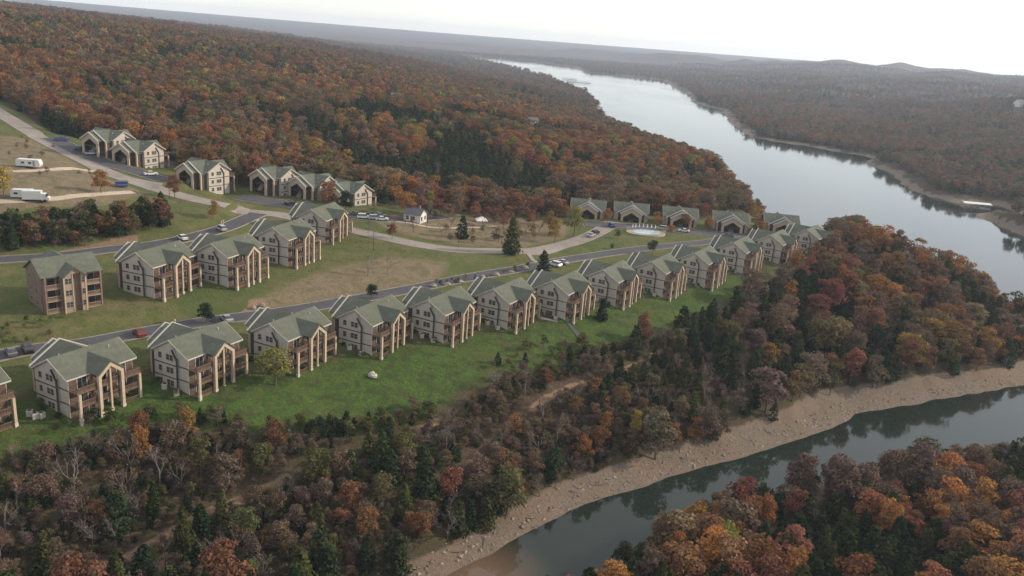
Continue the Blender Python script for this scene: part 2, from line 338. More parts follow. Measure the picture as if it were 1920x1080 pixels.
def banded(name, c, var, bands, axis=2, rough=0.75, dark=0.72, stain=0.25):   # siding or shingles: fine courses plus weathering
    m, nt, b = newmat(name); c = tuple(x * ALB for x in c)
    tc = nt.nodes.new('ShaderNodeTexCoord'); sp = nt.nodes.new('ShaderNodeSeparateXYZ'); nt.links.new(tc.outputs['Object'], sp.inputs[0])
    mu = nt.nodes.new('ShaderNodeMath'); mu.operation = 'MULTIPLY'; mu.inputs[1].default_value = bands; nt.links.new(sp.outputs[axis], mu.inputs[0])
    fr = nt.nodes.new('ShaderNodeMath'); fr.operation = 'FRACT'; nt.links.new(mu.outputs[0], fr.inputs[0])
    line = ramp(nt, fr.outputs[0], 0.0, 0.18)
    oi = nt.nodes.new('ShaderNodeObjectInfo')
    n1 = noise(nt, 0.6, 5, 0.7); n2 = noise(nt, 3.0, 3, 0.6, stretch=(1, 1, 0.15))
    lo = tuple(x * (1 - var) for x in c); hi = tuple(min(1, x * (1 + var)) for x in c)
    base = mixc(nt, ramp(nt, n1, 0.3, 0.7), lo, hi)
    base = mixc(nt, ramp(nt, n2, 0.45, 0.75, 0, stain), base, tuple(x * 0.55 for x in c))
    base = mixc(nt, line, tuple(x * dark for x in c), base)
    base = mixc(nt, ramp(nt, oi.outputs['Random'], 0, 1, 0, 0.22), base, tuple(x * k for x, k in zip(c, (0.62, 0.58, 0.5))))
    nt.links.new(base, b.inputs['Base Color']); b.inputs['Roughness'].default_value = rough; b.inputs['Specular IOR Level'].default_value = 0.25
    return m
M = {}
M['siding'] = banded('cream_lap_siding', (0.50, 0.455, 0.395), 0.07, 5.0)
M['cream'] = simple('cream_stucco_trim', (0.47, 0.375, 0.28), 0.8, 0.12, 2.0)
M['white'] = simple('white_trim', (0.50, 0.47, 0.43), 0.7, 0.08)
M['sash'] = simple('beige_window_frame', (0.30, 0.275, 0.25), 0.7, 0.1)
M['foot'] = simple('white_column_foot', (0.52, 0.47, 0.40), 0.7, 0.1)
M['roof'] = banded('green_shingle', (0.122, 0.134, 0.104), 0.26, 3.2, 1, 0.85, 0.8, 0.45)
M['wood'] = simple('red_brown_wood', (0.165, 0.108, 0.078), 0.75, 0.3, 3.0, (1, 1, 0.2))
M['clad'] = banded('red_brown_cladding', (0.125, 0.085, 0.066), 0.2, 4.0)
M['brick'] = banded('brown_stone', (0.24, 0.165, 0.13), 0.25, 3.0)
M['tan'] = banded('tan_siding', (0.38, 0.28, 0.21), 0.12, 5.0)
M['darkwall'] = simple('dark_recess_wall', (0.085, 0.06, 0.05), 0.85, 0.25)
M['band'] = simple('dark_band', (0.05, 0.045, 0.045), 0.7, 0.2)
M['stepshade'] = simple('dark_step_shadow', (0.06, 0.055, 0.055), 0.5, 0.1)  # dark colour for the shadow line where the end wall steps
M['concrete'] = simple('concrete', (0.27, 0.245, 0.22), 0.9, 0.18, 0.8)
M['metal'] = simple('grey_metal', (0.30, 0.30, 0.31), 0.45, 0.1, metal=0.6)
def glassmat():
    m, nt, b = newmat('window_glass'); n1 = noise(nt, 0.9, 2)
    nt.links.new(mixc(nt, n1, (0.015, 0.018, 0.022), (0.07, 0.065, 0.06)), b.inputs['Base Color']); b.inputs['Roughness'].default_value = 0.08; b.inputs['Specular IOR Level'].default_value = 0.6
    return m
M['glass'] = glassmat()
def asphalt(name, c):
    m, nt, b = newmat(name)
    n1 = noise(nt, 0.12, 5, 0.7); n2 = noise(nt, 2.5, 4, 0.7); n3 = noise(nt, 0.5, 3, 0.6, stretch=(1, 1, 1))
    cc = mixc(nt, ramp(nt, n1, 0.3, 0.7), tuple(x * 0.8 for x in c), tuple(x * 1.25 for x in c))
    cc = mixc(nt, ramp(nt, n2, 0.35, 0.75, 0, 0.5), cc, tuple(x * 1.45 for x in c))
    cc = mixc(nt, ramp(nt, n3, 0.58, 0.66, 0, 0.45), cc, tuple(x * 0.55 for x in c))
    nt.links.new(cc, b.inputs['Base Color']); b.inputs['Roughness'].default_value = 0.9; b.inputs['Specular IOR Level'].default_value = 0.2
    return m
M['asphalt'] = asphalt('dark_asphalt', (0.062, 0.060, 0.066))
M['oldroad'] = asphalt('worn_road', (0.20, 0.175, 0.155))
M['gravelroad'] = asphalt('gravel', (0.34, 0.28, 0.22))
def foliage(name, trans=0.3, sat=1.0):
    m, nt, b = newmat(name); nt.nodes.remove(b)
    at = N(nt, 'ShaderNodeAttribute', attribute_name='tint'); at.attribute_type = 'INSTANCER'
    lv = N(nt, 'ShaderNodeAttribute', attribute_name='leafvar'); lv.attribute_type = 'GEOMETRY'
    cc = mixc(nt, 1.0, at.outputs['Color'], lv.outputs['Color'], 'MULTIPLY')
    d = nt.nodes.new('ShaderNodeBsdfDiffuse'); t = nt.nodes.new('ShaderNodeBsdfTranslucent'); mx = nt.nodes.new('ShaderNodeMixShader'); mx.inputs[0].default_value = trans
    nt.links.new(cc, d.inputs[0]); nt.links.new(cc, t.inputs[0]); nt.links.new(d.outputs[0], mx.inputs[1]); nt.links.new(t.outputs[0], mx.inputs[2])
    nt.links.new(mx.outputs[0], nt.nodes['Material Output'].inputs['Surface']); return m
M['leaf'] = foliage('foliage')
M['bark'] = simple('bark', (0.13, 0.105, 0.085), 0.9, 0.3, 2.0)
M['palebark'] = simple('pale_bark', (0.19, 0.165, 0.15), 0.9, 0.3, 2.0)

def ground_material():
    m, nt, b = newmat('ground')
    tc = nt.nodes.new('ShaderNodeTexCoord').outputs['Object']
    a1 = N(nt, 'ShaderNodeAttribute', attribute_name='zone_a'); s1 = nt.nodes.new('ShaderNodeSeparateColor'); nt.links.new(a1.outputs['Color'], s1.inputs[0])
    a2 = N(nt, 'ShaderNodeAttribute', attribute_name='zone_b'); s2 = nt.nodes.new('ShaderNodeSeparateColor'); nt.links.new(a2.outputs['Color'], s2.inputs[0])
    nA = noise(nt, 0.05, 5, 0.65, tc); nB = noise(nt, 0.35, 5, 0.7, tc); nC = noise(nt, 1.6, 5, 0.75, tc); nD = noise(nt, 0.012, 5, 0.6, tc); nE = noise(nt, 0.13, 6, 0.8, tc)
    floor = mixc(nt, ramp(nt, nC, 0.3, 0.7), (0.045, 0.036, 0.026), (0.125, 0.085, 0.058))
    floor = mixc(nt, ramp(nt, nA, 0.45, 0.65, 0, 0.6), floor, (0.07, 0.075, 0.03))
    far = mixc(nt, ramp(nt, nE, 0.35, 0.65), (0.045, 0.045, 0.032), (0.15, 0.085, 0.055))
    far = mixc(nt, ramp(nt, nD, 0.4, 0.62), far, (0.06, 0.058, 0.04))
    lawn = mixc(nt, ramp(nt, nC, 0.3, 0.7), (0.032, 0.062, 0.014), (0.098, 0.158, 0.036))
    lawn = mixc(nt, ramp(nt, nB, 0.44, 0.62, 0, 0.85), lawn, (0.045, 0.055, 0.024))
    lawn = mixc(nt, ramp(nt, nE, 0.5, 0.66, 0, 0.6), lawn, (0.10, 0.095, 0.04))
    up = mixc(nt, ramp(nt, nC, 0.3, 0.7), (0.065, 0.090, 0.026), (0.135, 0.145, 0.052))
    up = mixc(nt, ramp(nt, nE, 0.45, 0.62, 0, 0.6), up, (0.19, 0.145, 0.08))
    up = mixc(nt, ramp(nt, nB, 0.5, 0.7, 0, 0.6), up, (0.05, 0.06, 0.022))
    up = mixc(nt, ramp(nt, nA, 0.5, 0.62, 0, 0.55), up, (0.06, 0.095, 0.03))
    dry = mixc(nt, ramp(nt, nC, 0.3, 0.7), (0.15, 0.115, 0.075), (0.27, 0.21, 0.14))
    dry = mixc(nt, ramp(nt, nB, 0.45, 0.6, 0, 0.7), dry, (0.12, 0.115, 0.05))
    dirt = mixc(nt, ramp(nt, nC, 0.3, 0.7), (0.18, 0.115, 0.075), (0.32, 0.22, 0.15))
    vo = nt.nodes.new('ShaderNodeTexVoronoi'); vo.inputs['Scale'].default_value = 0.9; nt.links.new(tc, vo.inputs['Vector'])
    beach = mixc(nt, ramp(nt, nC, 0.3, 0.75), (0.11, 0.090, 0.070), (0.29, 0.23, 0.178))
    beach = mixc(nt, ramp(nt, nB, 0.4, 0.7, 0, 0.6), beach, (0.17, 0.145, 0.115))
    beach = mixc(nt, ramp(nt, vo.outputs['Distance'], 0.0, 0.25, 0.55, 0.0), beach, (0.12, 0.095, 0.075))
    beach = mixc(nt, ramp(nt, nA, 0.45, 0.7, 0, 0.5), beach, (0.24, 0.155, 0.105))
    def edge(s, w=0.30):                 # ragged zone edges
        ad = nt.nodes.new('ShaderNodeMath'); ad.operation = 'ADD'; nt.links.new(s, ad.inputs[0])
        sb = ramp(nt, nB, 0.2, 0.8, -w, w); nt.links.new(sb, ad.inputs[1]); return ramp(nt, ad.outputs[0], 0.38, 0.62)
    c = mixc(nt, s2.outputs[2], floor, far)
    c = mixc(nt, edge(s1.outputs[1]), c, up)
    c = mixc(nt, edge(s1.outputs[0], 0.6), c, lawn)
    c = mixc(nt, edge(s2.outputs[0], 0.5), c, dry)
    c = mixc(nt, edge(s2.outputs[1]), c, dirt)
    c = mixc(nt, edge(s1.outputs[2], 0.18), c, beach)
    c = mixc(nt, 1.0, c, (0.82, 0.82, 0.82), 'MULTIPLY')
    nt.links.new(c, b.inputs['Base Color']); b.inputs['Roughness'].default_value = 0.95; b.inputs['Specular IOR Level'].default_value = 0.1
    bp = nt.nodes.new('ShaderNodeBump'); bp.inputs['Strength'].default_value = 0.8; bp.inputs['Distance'].default_value = 0.5
    nt.links.new(nC, bp.inputs['Height']); nt.links.new(bp.outputs[0], b.inputs['Normal'])
    return m
M['ground'] = ground_material()
def water_material():
    m, nt, b = newmat('lake_water')
    tc = nt.nodes.new('ShaderNodeTexCoord').outputs['Object']
    at = N(nt, 'ShaderNodeAttribute', attribute_name='silt'); s = nt.nodes.new('ShaderNodeSeparateColor'); nt.links.new(at.outputs['Color'], s.inputs[0])
    c = mixc(nt, s.outputs[0], (0.014, 0.021, 0.016), (0.13, 0.085, 0.055))
    nt.links.new(c, b.inputs['Base Color']); b.inputs['IOR'].default_value = 1.33
    b.inputs['Specular IOR Level'].default_value = 0.5
    big = noise(nt, 0.010, 3, 0.5, tc, (1, 0.25, 1)); nt.links.new(ramp(nt, big, 0.35, 0.65, 0.03, 0.10), b.inputs['Roughness'])
    w = noise(nt, 0.9, 3, 0.6, tc, (0.7, 1, 1)); bp = nt.nodes.new('ShaderNodeBump'); bp.inputs['Distance'].default_value = 0.02
    nt.links.new(mixc(nt, s.outputs[1], (0.12, 0.12, 0.12), (0.5, 0.5, 0.5)), bp.inputs['Strength'])
    nt.links.new(w, bp.inputs['Height']); nt.links.new(bp.outputs[0], b.inputs['Normal'])
    return m
M['water'] = water_material()

# ------------------------------------------------------------------ ground sheet, lake
def set_color(me, name, rgb):
    a = me.color_attributes.new(name, 'FLOAT_COLOR', 'POINT'); d = np.ones((len(me.vertices), 4), np.float32); d[:, :3] = rgb
    a.data.foreach_set('color', d.ravel())
def grid_mesh(name, X, Y, Z, mat):
    nrw, nc = X.shape; me = bpy.data.meshes.new(name)
    me.vertices.add(nrw * nc); me.vertices.foreach_set('co', np.stack([X, Y, Z], -1).astype(np.float32).ravel())
    i = (np.arange(nrw - 1)[:, None] * nc + np.arange(nc - 1)[None]).ravel()
    q = np.stack([i, i + 1, i + nc + 1, i + nc], -1).astype(np.int32)
    me.loops.add(q.size); me.loops.foreach_set('vertex_index', q.ravel())
    me.polygons.add(len(q)); me.polygons.foreach_set('loop_start', np.arange(0, q.size, 4, dtype=np.int32)); me.polygons.foreach_set('loop_total', np.full(len(q), 4, np.int32))
    me.polygons.foreach_set('use_smooth', np.ones(len(q), bool))
    me.update(calc_edges=True); me.materials.append(mat); return me
th = np.radians(np.linspace(-56, 56, 520)); rr = np.concatenate([np.geomspace(32, 620, 420), np.geomspace(626, 9500, 170)])
R_, T_ = np.meshgrid(rr, th, indexing='ij'); GX = R_ * np.sin(T_); GY = R_ * np.cos(T_)
GZ0, GS = base_height(GX, GY); GZ, GDR = road_blend(GX, GY, GZ0)
gm = grid_mesh('ground', GX, GY, GZ, M['ground'])
fx, fy = GX.ravel(), GY.ravel(); ss = GS.ravel(); rr_f = np.hypot(fx, fy)
def soft(poly, w=3.0): return np.clip(0.5 - sdf(fx, fy, poly) / w, 0, 1)
za = np.zeros((len(fx), 3), np.float32); zb = np.zeros((len(fx), 3), np.float32)
nearm = rr_f < 700
za[:, 0] = soft(LAWN, 9) * nearm
za[:, 1] = np.maximum(np.maximum(soft(LAWN2, 5), soft(UPB, 4)), np.clip(0.5 - sdf(fx, fy, DEV) / 5, 0, 1) * 0.85) * nearm * (1 - za[:, 0])
za[:, 2] = np.clip((7.0 + np.clip((fx + 20) / 100, 0, 1) * 3.5 - ss) / 3, 0, 1) * (ss > -40)
za[:, 2] *= np.where(rr_f > 450, np.clip((9 - ss) / 3, 0, 1), 1)
zb[:, 0] = np.maximum(np.maximum(soft(DRY, 6) * 0.8, soft(MEDIAN, 5)), soft(FIELD, 6)) * nearm
zb[:, 1] = np.maximum(np.clip(1.15 - dline(fx, fy, TRACK) / 1.5, 0, 1), np.clip(1.05 - dline(fx, fy, TRACK2) / 1.5, 0, 1)) * np.clip(fbm(fx / 9, fy / 9, 2) * 3.2 - 0.75, 0, 1) * nearm
zb[:, 1] = np.maximum(zb[:, 1], np.maximum(np.maximum(soft(ROCK, 3), soft(ROCK3, 2) * 0.8), soft(ROCK2, 3) * 0.75) * nearm)
zb[:, 2] = np.clip((rr_f - 900) / 1500, 0, 1)
set_color(gm, 'zone_a', za); set_color(gm, 'zone_b', zb)
ground = link(bpy.data.objects.new('ground', gm)); tag(ground, kind='structure')

wth = np.radians(np.linspace(-58, 58, 160)); wr = np.concatenate([np.geomspace(45, 600, 150), np.geomspace(612, 9600, 60)])
WR, WT = np.meshgrid(wr, wth, indexing='ij'); WX = WR * np.sin(WT); WY = WR * np.cos(WT)
wm = grid_mesh('lake', WX, WY, WX * 0, M['water'])
_c = un(880, 1085, 0); sd = np.hypot(WX - _c[0], WY - _c[1]).ravel()
set_color(wm, 'silt', np.stack([np.clip(1.25 - sd / 13, 0, 0.85), np.clip((WR.ravel() - 350) / 500, 0, 1), sd * 0], -1))
lake = link(bpy.data.objects.new('lake', wm)); tag(lake, kind='structure')
# ------------------------------------------------------------------ roads with kerbs
def ribbon(name, c, w0, w1, lift, mat, n=6, skirt=True, parent=None, zsrc=None):
    t = np.gradient(c, axis=0); t /= np.linalg.norm(t, axis=1)[:, None] + 1e-9; nn = np.stack([t[:, 1], -t[:, 0]], -1)
    offs = np.linspace(w0, w1, n)
    P = c[:, None, :] + nn[:, None, :] * offs[None, :, None]
    Z = height(P[..., 0].ravel(), P[..., 1].ravel()).reshape(P.shape[:2]) + lift
    if skirt:
        P = np.concatenate([P[:, :1], P, P[:, -1:]], 1); Z = np.concatenate([Z[:, :1] - lift - 0.3, Z, Z[:, -1:] - lift - 0.3], 1)
    me = grid_mesh(name, P[..., 0], P[..., 1], Z, mat)
    for p in me.polygons: p.use_smooth = False
    return link(bpy.data.objects.new(name, me), parent)
RM = {'main_road': 'oldroad'}
lift = 0.10
for k, (c, z, w) in RL.items():
    o = ribbon(k, c, -w / 2, w / 2, lift, M[RM.get(k, 'asphalt')]); tag(o, kind='structure'); lift += 0.012
    if k != 'main_road':
        for s in (-1, 1):
            kb = ribbon('kerb', c, s * (w / 2 + 0.02), s * (w / 2 + 0.32), 0.24, M['concrete'], 2, parent=o)
# dirt drives in the field, footpaths
for nm, pts, w, mt in (('field_drive', [(-60, 322), (30, 322), (100, 318), (150, 316), (190, 320)], 2.6, 'gravelroad'), ('gravel_drive', [(-60, 378), (0, 378), (80, 374), (170, 366), (250, 360)], 2.6, 'gravelroad'),
                       ('footpath', [(985, 474), (1000, 485), (1012, 494)], 1.6, 'concrete'), ('service_path', [(1062, 602), (1078, 622), (1090, 638)], 1.2, 'asphalt'), ('verge_path', [(700, 412), (760, 420), (840, 428), (930, 424)], 1.2, 'gravelroad'),
                       ('drain_apron', [(1012, 596), (1030, 600), (1046, 604)], 1.0, 'concrete')):
    o = ribbon(nm, resample(G(pts), 2.0), -w / 2, w / 2, 0.13, M[mt], 4); tag(o, kind='structure')

# ------------------------------------------------------------------ lakeside apartment block
BL, BD, EH = 13.6, 9.2, 8.0
PITCHR = tan(radians(30)); RH = EH + BD / 2 * PITCHR
LV = (0.0, 2.75, 5.5)
def window(parent, o, axis, a, z, w, h, face):
    # face plane coordinate 'o', spread along 'a'; axis = 'x' wall faces +-x, 'y' wall faces +-y
    t = 0.06 * face
    def bx(mb, a0, a1, z0, z1, p0, p1):
        lo, hi = min(p0, p1), max(p0, p1)
        return mb.box(lo, hi, a0, a1, z0, z1) if axis == 'x' else mb.box(a0, a1, lo, hi, z0, z1)
    f = MB(); fw = 0.09
    bx(f, a - w / 2 - fw, a - w / 2, z - fw, z + h + fw, o - t, o + t); bx(f, a + w / 2, a + w / 2 + fw, z - fw, z + h + fw, o - t, o + t)
    bx(f, a - w / 2, a + w / 2, z + h, z + h + fw, o - t, o + t); bx(f, a - w / 2, a + w / 2, z - fw, z, o - t, o + t * 1.6)
    bx(f, a - w / 2, a + w / 2, z + h / 2 - 0.03, z + h / 2 + 0.03, o - t, o + t * 0.8)
    fo = f.build('window', M['sash'], parent)
    bx(MB(), a - w / 2, a + w / 2, z, z + h, o - t, o + t * 0.35).build('pane', M['glass'], fo)
def railing(parent, x0, x1, y0, y1, z, open_back=True, mat='wood'):
    m = MB(); h = 1.0
    m.box(x0, x1, y0 - 0.04, y0 + 0.04, z + h - 0.1, z + h); m.box(x0, x1, y0 - 0.03, y0 + 0.03, z + 0.12, z + 0.2)
    for s in (x0, x1):
        m.box(s - 0.04, s + 0.04, y0, y1, z + h - 0.1, z + h - 0.002); m.box(s - 0.03, s + 0.03, y0, y1, z + 0.12, z + 0.198)
        k = y0 + 0.3
        while k < y1: m.box(s - 0.03, s + 0.03, k - 0.04, k + 0.04, z + 0.16, z + h - 0.05); k += 0.3
    k = x0 + 0.15
    while k < x1: m.box(k - 0.045, k + 0.045, y0 - 0.025, y0 + 0.025, z + 0.16, z + h - 0.05); k += 0.27
    return m.build('railing', M[mat], parent)
def gable_roof_x(mb, x0, x1, y0, y1, eave, t=0.22, over=0.45, pitch=PITCHR):
    ym = (y0 + y1) / 2; rz = eave + (ym - y0) * pitch
    e0 = (y0 - over, eave - over * pitch); e1 = (y1 + over, eave - over * pitch)
    dz = t / cos(math.atan(pitch))
    poly = [(e0[0], e0[1]), (e0[0], e0[1] + dz), (ym, rz + dz), (e1[0], e1[1] + dz), (e1[0], e1[1]), (ym, rz)]
    n = len(poly)
    v = [(x0, a, b) for a, b in poly] + [(x1, a, b) for a, b in poly]
    mb.add(v, [(0, 1, 2, 5), (2, 3, 4, 5), (n, n + 5, n + 2, n + 1), (n + 2, n + 5, n + 4, n + 3)] + [(i, n + i, n + (i + 1) % n, (i + 1) % n) for i in range(n)])
    return mb
def gable_roof_y(mb, xm, hw, y0, y1, eave, t=0.22, over=0.4, pitch=PITCHR):
    rz = eave + hw * pitch; dz = t / cos(math.atan(pitch))
    poly = [(xm - hw - over, eave - over * pitch), (xm - hw - over, eave - over * pitch + dz), (xm, rz + dz), (xm + hw + over, eave - over * pitch + dz), (xm + hw + over, eave - over * pitch), (xm, rz)]
    n = 6; v = [(a, y0, b) for a, b in poly] + [(a, y1, b) for a, b in poly]
    mb.add(v, [(0, 1, 2, 5), (2, 3, 4, 5), (n, n + 5, n + 2, n + 1), (n + 2, n + 5, n + 4, n + 3)] + [(i, n + i, n + (i + 1) % n, (i + 1) % n) for i in range(n)])
    return mb
def bargeboards(parent, xm, hw, y, eave, drop=0.55, th=0.30, over=0.42, pitch=PITCHR, mat='white'):
    rz = eave + hw * pitch + 0.47; lo = eave - over * pitch + 0.47
    for s in (-1, 1):
        xe = xm + s * (hw + over)
        MB().prism([(xe, lo), (xm + s * 0.004, rz), (xm + s * 0.004, rz - drop), (xe, lo - drop)], 'y', y - th / 2, y + th / 2).build('bargeboard', M[mat], parent)
def make_block():
    r = empty('apartment_block')
    wall = MB().prism([(0, -3.2), (BD, -3.2), (BD, EH), (BD / 2, RH), (0, EH)], 'x', 0, BL).build('wall', M['siding'], r)
    for s, x0, x1 in ((-1, -0.32, 0.01), (1, BL - 0.01, BL + 0.32)):      # the deeper rear part of each end wall
        MB().prism([(2.8, -3.2), (BD - 0.02, -3.2), (BD - 0.02, EH - 0.25), (BD / 2, RH - 0.3), (4.1, RH - 0.75), (2.8, EH - 0.5)], 'x', x0, x1).build('end_wall', M['siding'], r)
        o = -0.32 if s < 0 else BL + 0.32
        for z in (2.62, 5.38):
            a, b = sorted((o - s * 0.05, o + s * 0.05))
            MB().box(a, b, 2.75, BD, z, z + 0.22).build('floor_band', M['band'], r)
            o2 = 0 if s < 0 else BL
            a, b = sorted((o2 - s * 0.05, o2 + s * 0.05)); MB().box(a, b, 0, 2.7, z, z + 0.22).build('floor_band', M['band'], r)
        xo = o + s * 0.12
        d = MB().beam((xo, 4.0, RH - 1.8), (xo, 2.7, EH - 1.1), 0.3, 0.34); d.beam((xo, 2.7, EH - 1.0), (xo, 2.7, -1.0), 0.24, 0.26); d.build('step_shadow_strip', M['stepshade'], r)  # bent dark strip stands in for the wall step's shadow
        for z in LV:
            window(r, o, 'x', 7.5, z + 0.95, 0.85, 1.1, s)
            window(r, o, 'x', 5.3, z + 0.95, 0.8, 1.15, s); window(r, o, 'x', 4.28, z + 0.95, 0.8, 1.15, s)
        e = MB()                                                            # rake trim
        for y0, y1 in ((-0.45, BD / 2 - 0.003), (BD + 0.45, BD / 2 + 0.003)):
            z0 = EH - 0.45 * PITCHR
            e.prism([(y0, z0 + 0.24), (y1, RH + 0.25), (y1, RH - 0.1), (y0, z0 - 0.1)], 'x', *sorted((o + s * 0.30, o + s * 0.38)))
        e.build('rake_trim', M['siding'], r)
    rf = gable_roof_x(MB(), -0.62, BL + 0.62, 0, BD, EH).build('roof', M['roof'], r)
    MB().box(-0.6, BL + 0.6, -0.62, -0.47, EH - 0.36, EH - 0.12).build('gutter', M['white'], rf)
    MB().box(-0.6, BL + 0.6, BD + 0.47, BD + 0.62, EH - 0.36, EH - 0.12).build('gutter', M['white'], rf)
    for x, y in ((3.0, 6.6), (9.8, 7.2), (11.0, 3.2)):
        zz = RH - abs(y - BD / 2) * PITCHR; MB().cyl((x, y, zz), (x, y, zz + 0.75), 0.1, 0.1).build('vent_pipe', M['white'], rf)
    # lake front: cladding, decks, glazed doors
    MB().box(0.15, BL - 0.15, -0.08, 0.02, 0.0, EH - 0.3).build('front_cladding', M['clad'], r)
    bays = ((0.05, 4.35), (4.55, 9.05), (9.25, BL - 0.05))
    for z in LV:
        for i, (a, b) in enumerate(bays):
            MB().box(a, b, -2.45, -0.09, z - 0.22, z).build('balcony_deck', M['wood'], r)
            if not (i == 1 and z == 0): railing(r, a + 0.1, b - 0.1, -2.38, -0.2, z)
            xm = (a + b) / 2 + (0.5 if i == 0 else -0.5 if i == 2 else 0)
            f = MB().box(xm - 1.05, xm - 0.95, -0.16, -0.05, z, z + 2.2).box(xm + 0.95, xm + 1.05, -0.16, -0.05, z, z + 2.2).box(xm - 0.95, xm + 0.95, -0.16, -0.05, z + 2.1, z + 2.2).box(xm - 0.05, xm + 0.05, -0.16, -0.05, z, z + 2.1).build('patio_door', M['white'], r)
            MB().box(xm - 0.95, xm + 0.95, -0.12, -0.07, z + 0.02, z + 2.1).build('pane', M['glass'], f)
    for x in (0.45, BL - 0.45):
        c = MB().box(x - 0.24, x + 0.24, -2.69, -2.21, -3.0, 5.28).build('column', M['cream'], r)
        MB().box(x - 0.3, x + 0.3, -2.75, -2.15, -3.0, 0.45).build('column_foot', M['foot'], c)
    # pointed gable frame over the middle bay
    xm = BL / 2; hw = 2.65; sp = 7.5
    outer = [(xm - hw, -3.0), (xm - hw, sp + 0.5), (xm, sp + 0.5 + hw * 0.82), (xm + hw, sp + 0.5), (xm + hw, -3.0)]
    inner = [(xm - hw + 0.58, -3.0), (xm - hw + 0.58, sp - 0.15), (xm, sp - 0.15 + (hw - 0.58) * 0.82), (xm + hw - 0.58, sp - 0.15), (xm + hw - 0.58, -3.0)]
    fr = MB().ring(outer, inner, 'y', -2.95, -2.3).build('gable_frame', M['cream'], r)
    for s in (-1, 1):
        x = xm + s * (hw - 0.29); MB().box(x - 0.35, x + 0.35, -3.01, -2.24, -3.0, 0.45).build('column_foot', M['foot'], fr)
    c = MB().box(xm - 0.16, xm + 0.16, -2.70, -2.38, -3.0, 8.6).build('middle_column', M['cream'], r)
    MB().box(xm - 0.27, xm + 0.27, -2.8, -2.28, -3.0, 0.5).build('column_foot', M['foot'], c)
    gr = MB(); gp = 0.82; rz = sp + 0.55 + hw * gp
    yb = lambda z: (z - EH) / PITCHR                                       # where that height meets the main roof
    for s in (-1, 1):
        xe = xm + s * (hw + 0.25); ze = rz - (hw + 0.25) * gp
        gr.slab([(xm, -3.2, rz + 0.14), (xm, min(yb(rz) + 0.3, BD / 2), rz + 0.14), (xe, max(yb(ze) + 0.1, -0.4), ze + 0.14), (xe, -3.2, ze + 0.14)], 0.2)
    gr.build('gable_roof', M['roof'], r)
    # road side: two stepped gabled porches with a pointed opening
    px, ph = BL / 2, 6.0; pe = RH - ph * PITCHR - 0.02
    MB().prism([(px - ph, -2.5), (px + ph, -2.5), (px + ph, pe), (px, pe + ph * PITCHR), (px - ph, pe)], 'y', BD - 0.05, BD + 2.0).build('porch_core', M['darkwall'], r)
    pr = gable_roof_y(MB(), px, ph, BD / 2 + 0.1, BD + 2.6, pe).build('porch_roof', M['roof'], r)
    bargeboards(r, px, ph, BD + 2.66, pe)
    for s in (-1, 1):
        x = px + s * (ph - 0.25); MB().box(x - 0.3, x + 0.3, BD + 2.0, BD + 2.5, -2.5, pe + 0.05).build('porch_post', M['cream'], r)
        for z in (2.75, 5.5):
            a, b = sorted((px + s * (ph - 0.5), px + s * 4.25)); MB().box(a, b, BD + 1.98, BD + 2.2, z, z + 1.0).build('porch_rail', M['wood'], r)
    p2, e2 = 4.3, pe + 0.45
    o2 = [(px - p2, -2.5), (px - p2, e2), (px, e2 + p2 * PITCHR), (px + p2, e2), (px + p2, -2.5)]
    i2 = [(px - p2 + 1.05, -2.5), (px - p2 + 1.05, 6.1), (px, 6.1 + (p2 - 1.05) * 0.6), (px + p2 - 1.05, 6.1), (px + p2 - 1.05, -2.5)]
    MB().ring(o2, i2, 'y', BD + 4.0, BD + 4.4).build('porch_front', M['cream'], r)
    gable_roof_y(MB(), px, p2, BD + 2.75, BD + 4.7, e2).build('entry_roof', M['roof'], r)
    bargeboards(r, px, p2, BD + 4.76, e2)
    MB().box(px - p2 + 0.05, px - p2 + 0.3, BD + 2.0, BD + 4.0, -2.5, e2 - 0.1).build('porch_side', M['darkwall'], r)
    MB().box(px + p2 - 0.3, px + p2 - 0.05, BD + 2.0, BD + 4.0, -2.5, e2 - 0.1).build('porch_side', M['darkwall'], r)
    st = MB()
    for k in range(12): st.box(px - 1.0, px + 1.0, BD + 3.7 - k * 0.13, BD + 3.83 - k * 0.13, 2.7 + k * 0.18, 2.85 + k * 0.18)
    st.build('stair', M['concrete'], r)
    for z in (2.75, 5.5): MB().box(px - p2 + 0.35, px + p2 - 0.35, BD + 2.0, BD + 3.9, z - 0.25, z).build('landing', M['darkwall'], r)  # concrete slabs coloured dark to paint in the porch's inner shade
    # road-side wall windows left and right of the porch are hidden by it: one pair on each flank below the eave
    return r
proto = make_block()
first = [True]
def place_block(x, y, z, ang, label, group):
    o = proto if first[0] else copy_tree(proto); first[0] = False
    o.location = (x, y, z); o.rotation_euler = (0, 0, ang); tag(o, label, 'apartment block', group); return o
ORD = ['first', 'second', 'third', 'fourth', 'fifth', 'sixth', 'seventh']
LANG = [63, 63, 64, 65, 65, 63, 62, 61, 61, 60, 59, 58, 57, 56]
lab_low = ['apartment block at the open end of the lower row, mostly out of view',
           'lower-row apartment block beside the orange saplings, with white clutter by its end wall',
           'lower-row apartment block with bare white end wall, beside the one hidden by a yellow-green tree',
           'lower-row apartment block half hidden by the round yellow-green tree on its lawn',
           'lower-row apartment block right above the white boulder on the green bank',
           'lower-row apartment block next after the one above the white boulder',
           'lower-row apartment block midway, second after the one above the white boulder',
           'lower-row apartment block with a concrete drain apron leading to a dark path',
           'lower-row apartment block with a small dark cedar standing before its end wall',
           'lower-row apartment block beside a red sapling, sixth from the wooded point',
           'fourth apartment block from the wooded point in the lower row', 'third apartment block from the wooded point in the lower row',
           'second apartment block from the wooded point in the lower row', 'last apartment block of the lower row, screened by autumn trees at the wooded point']
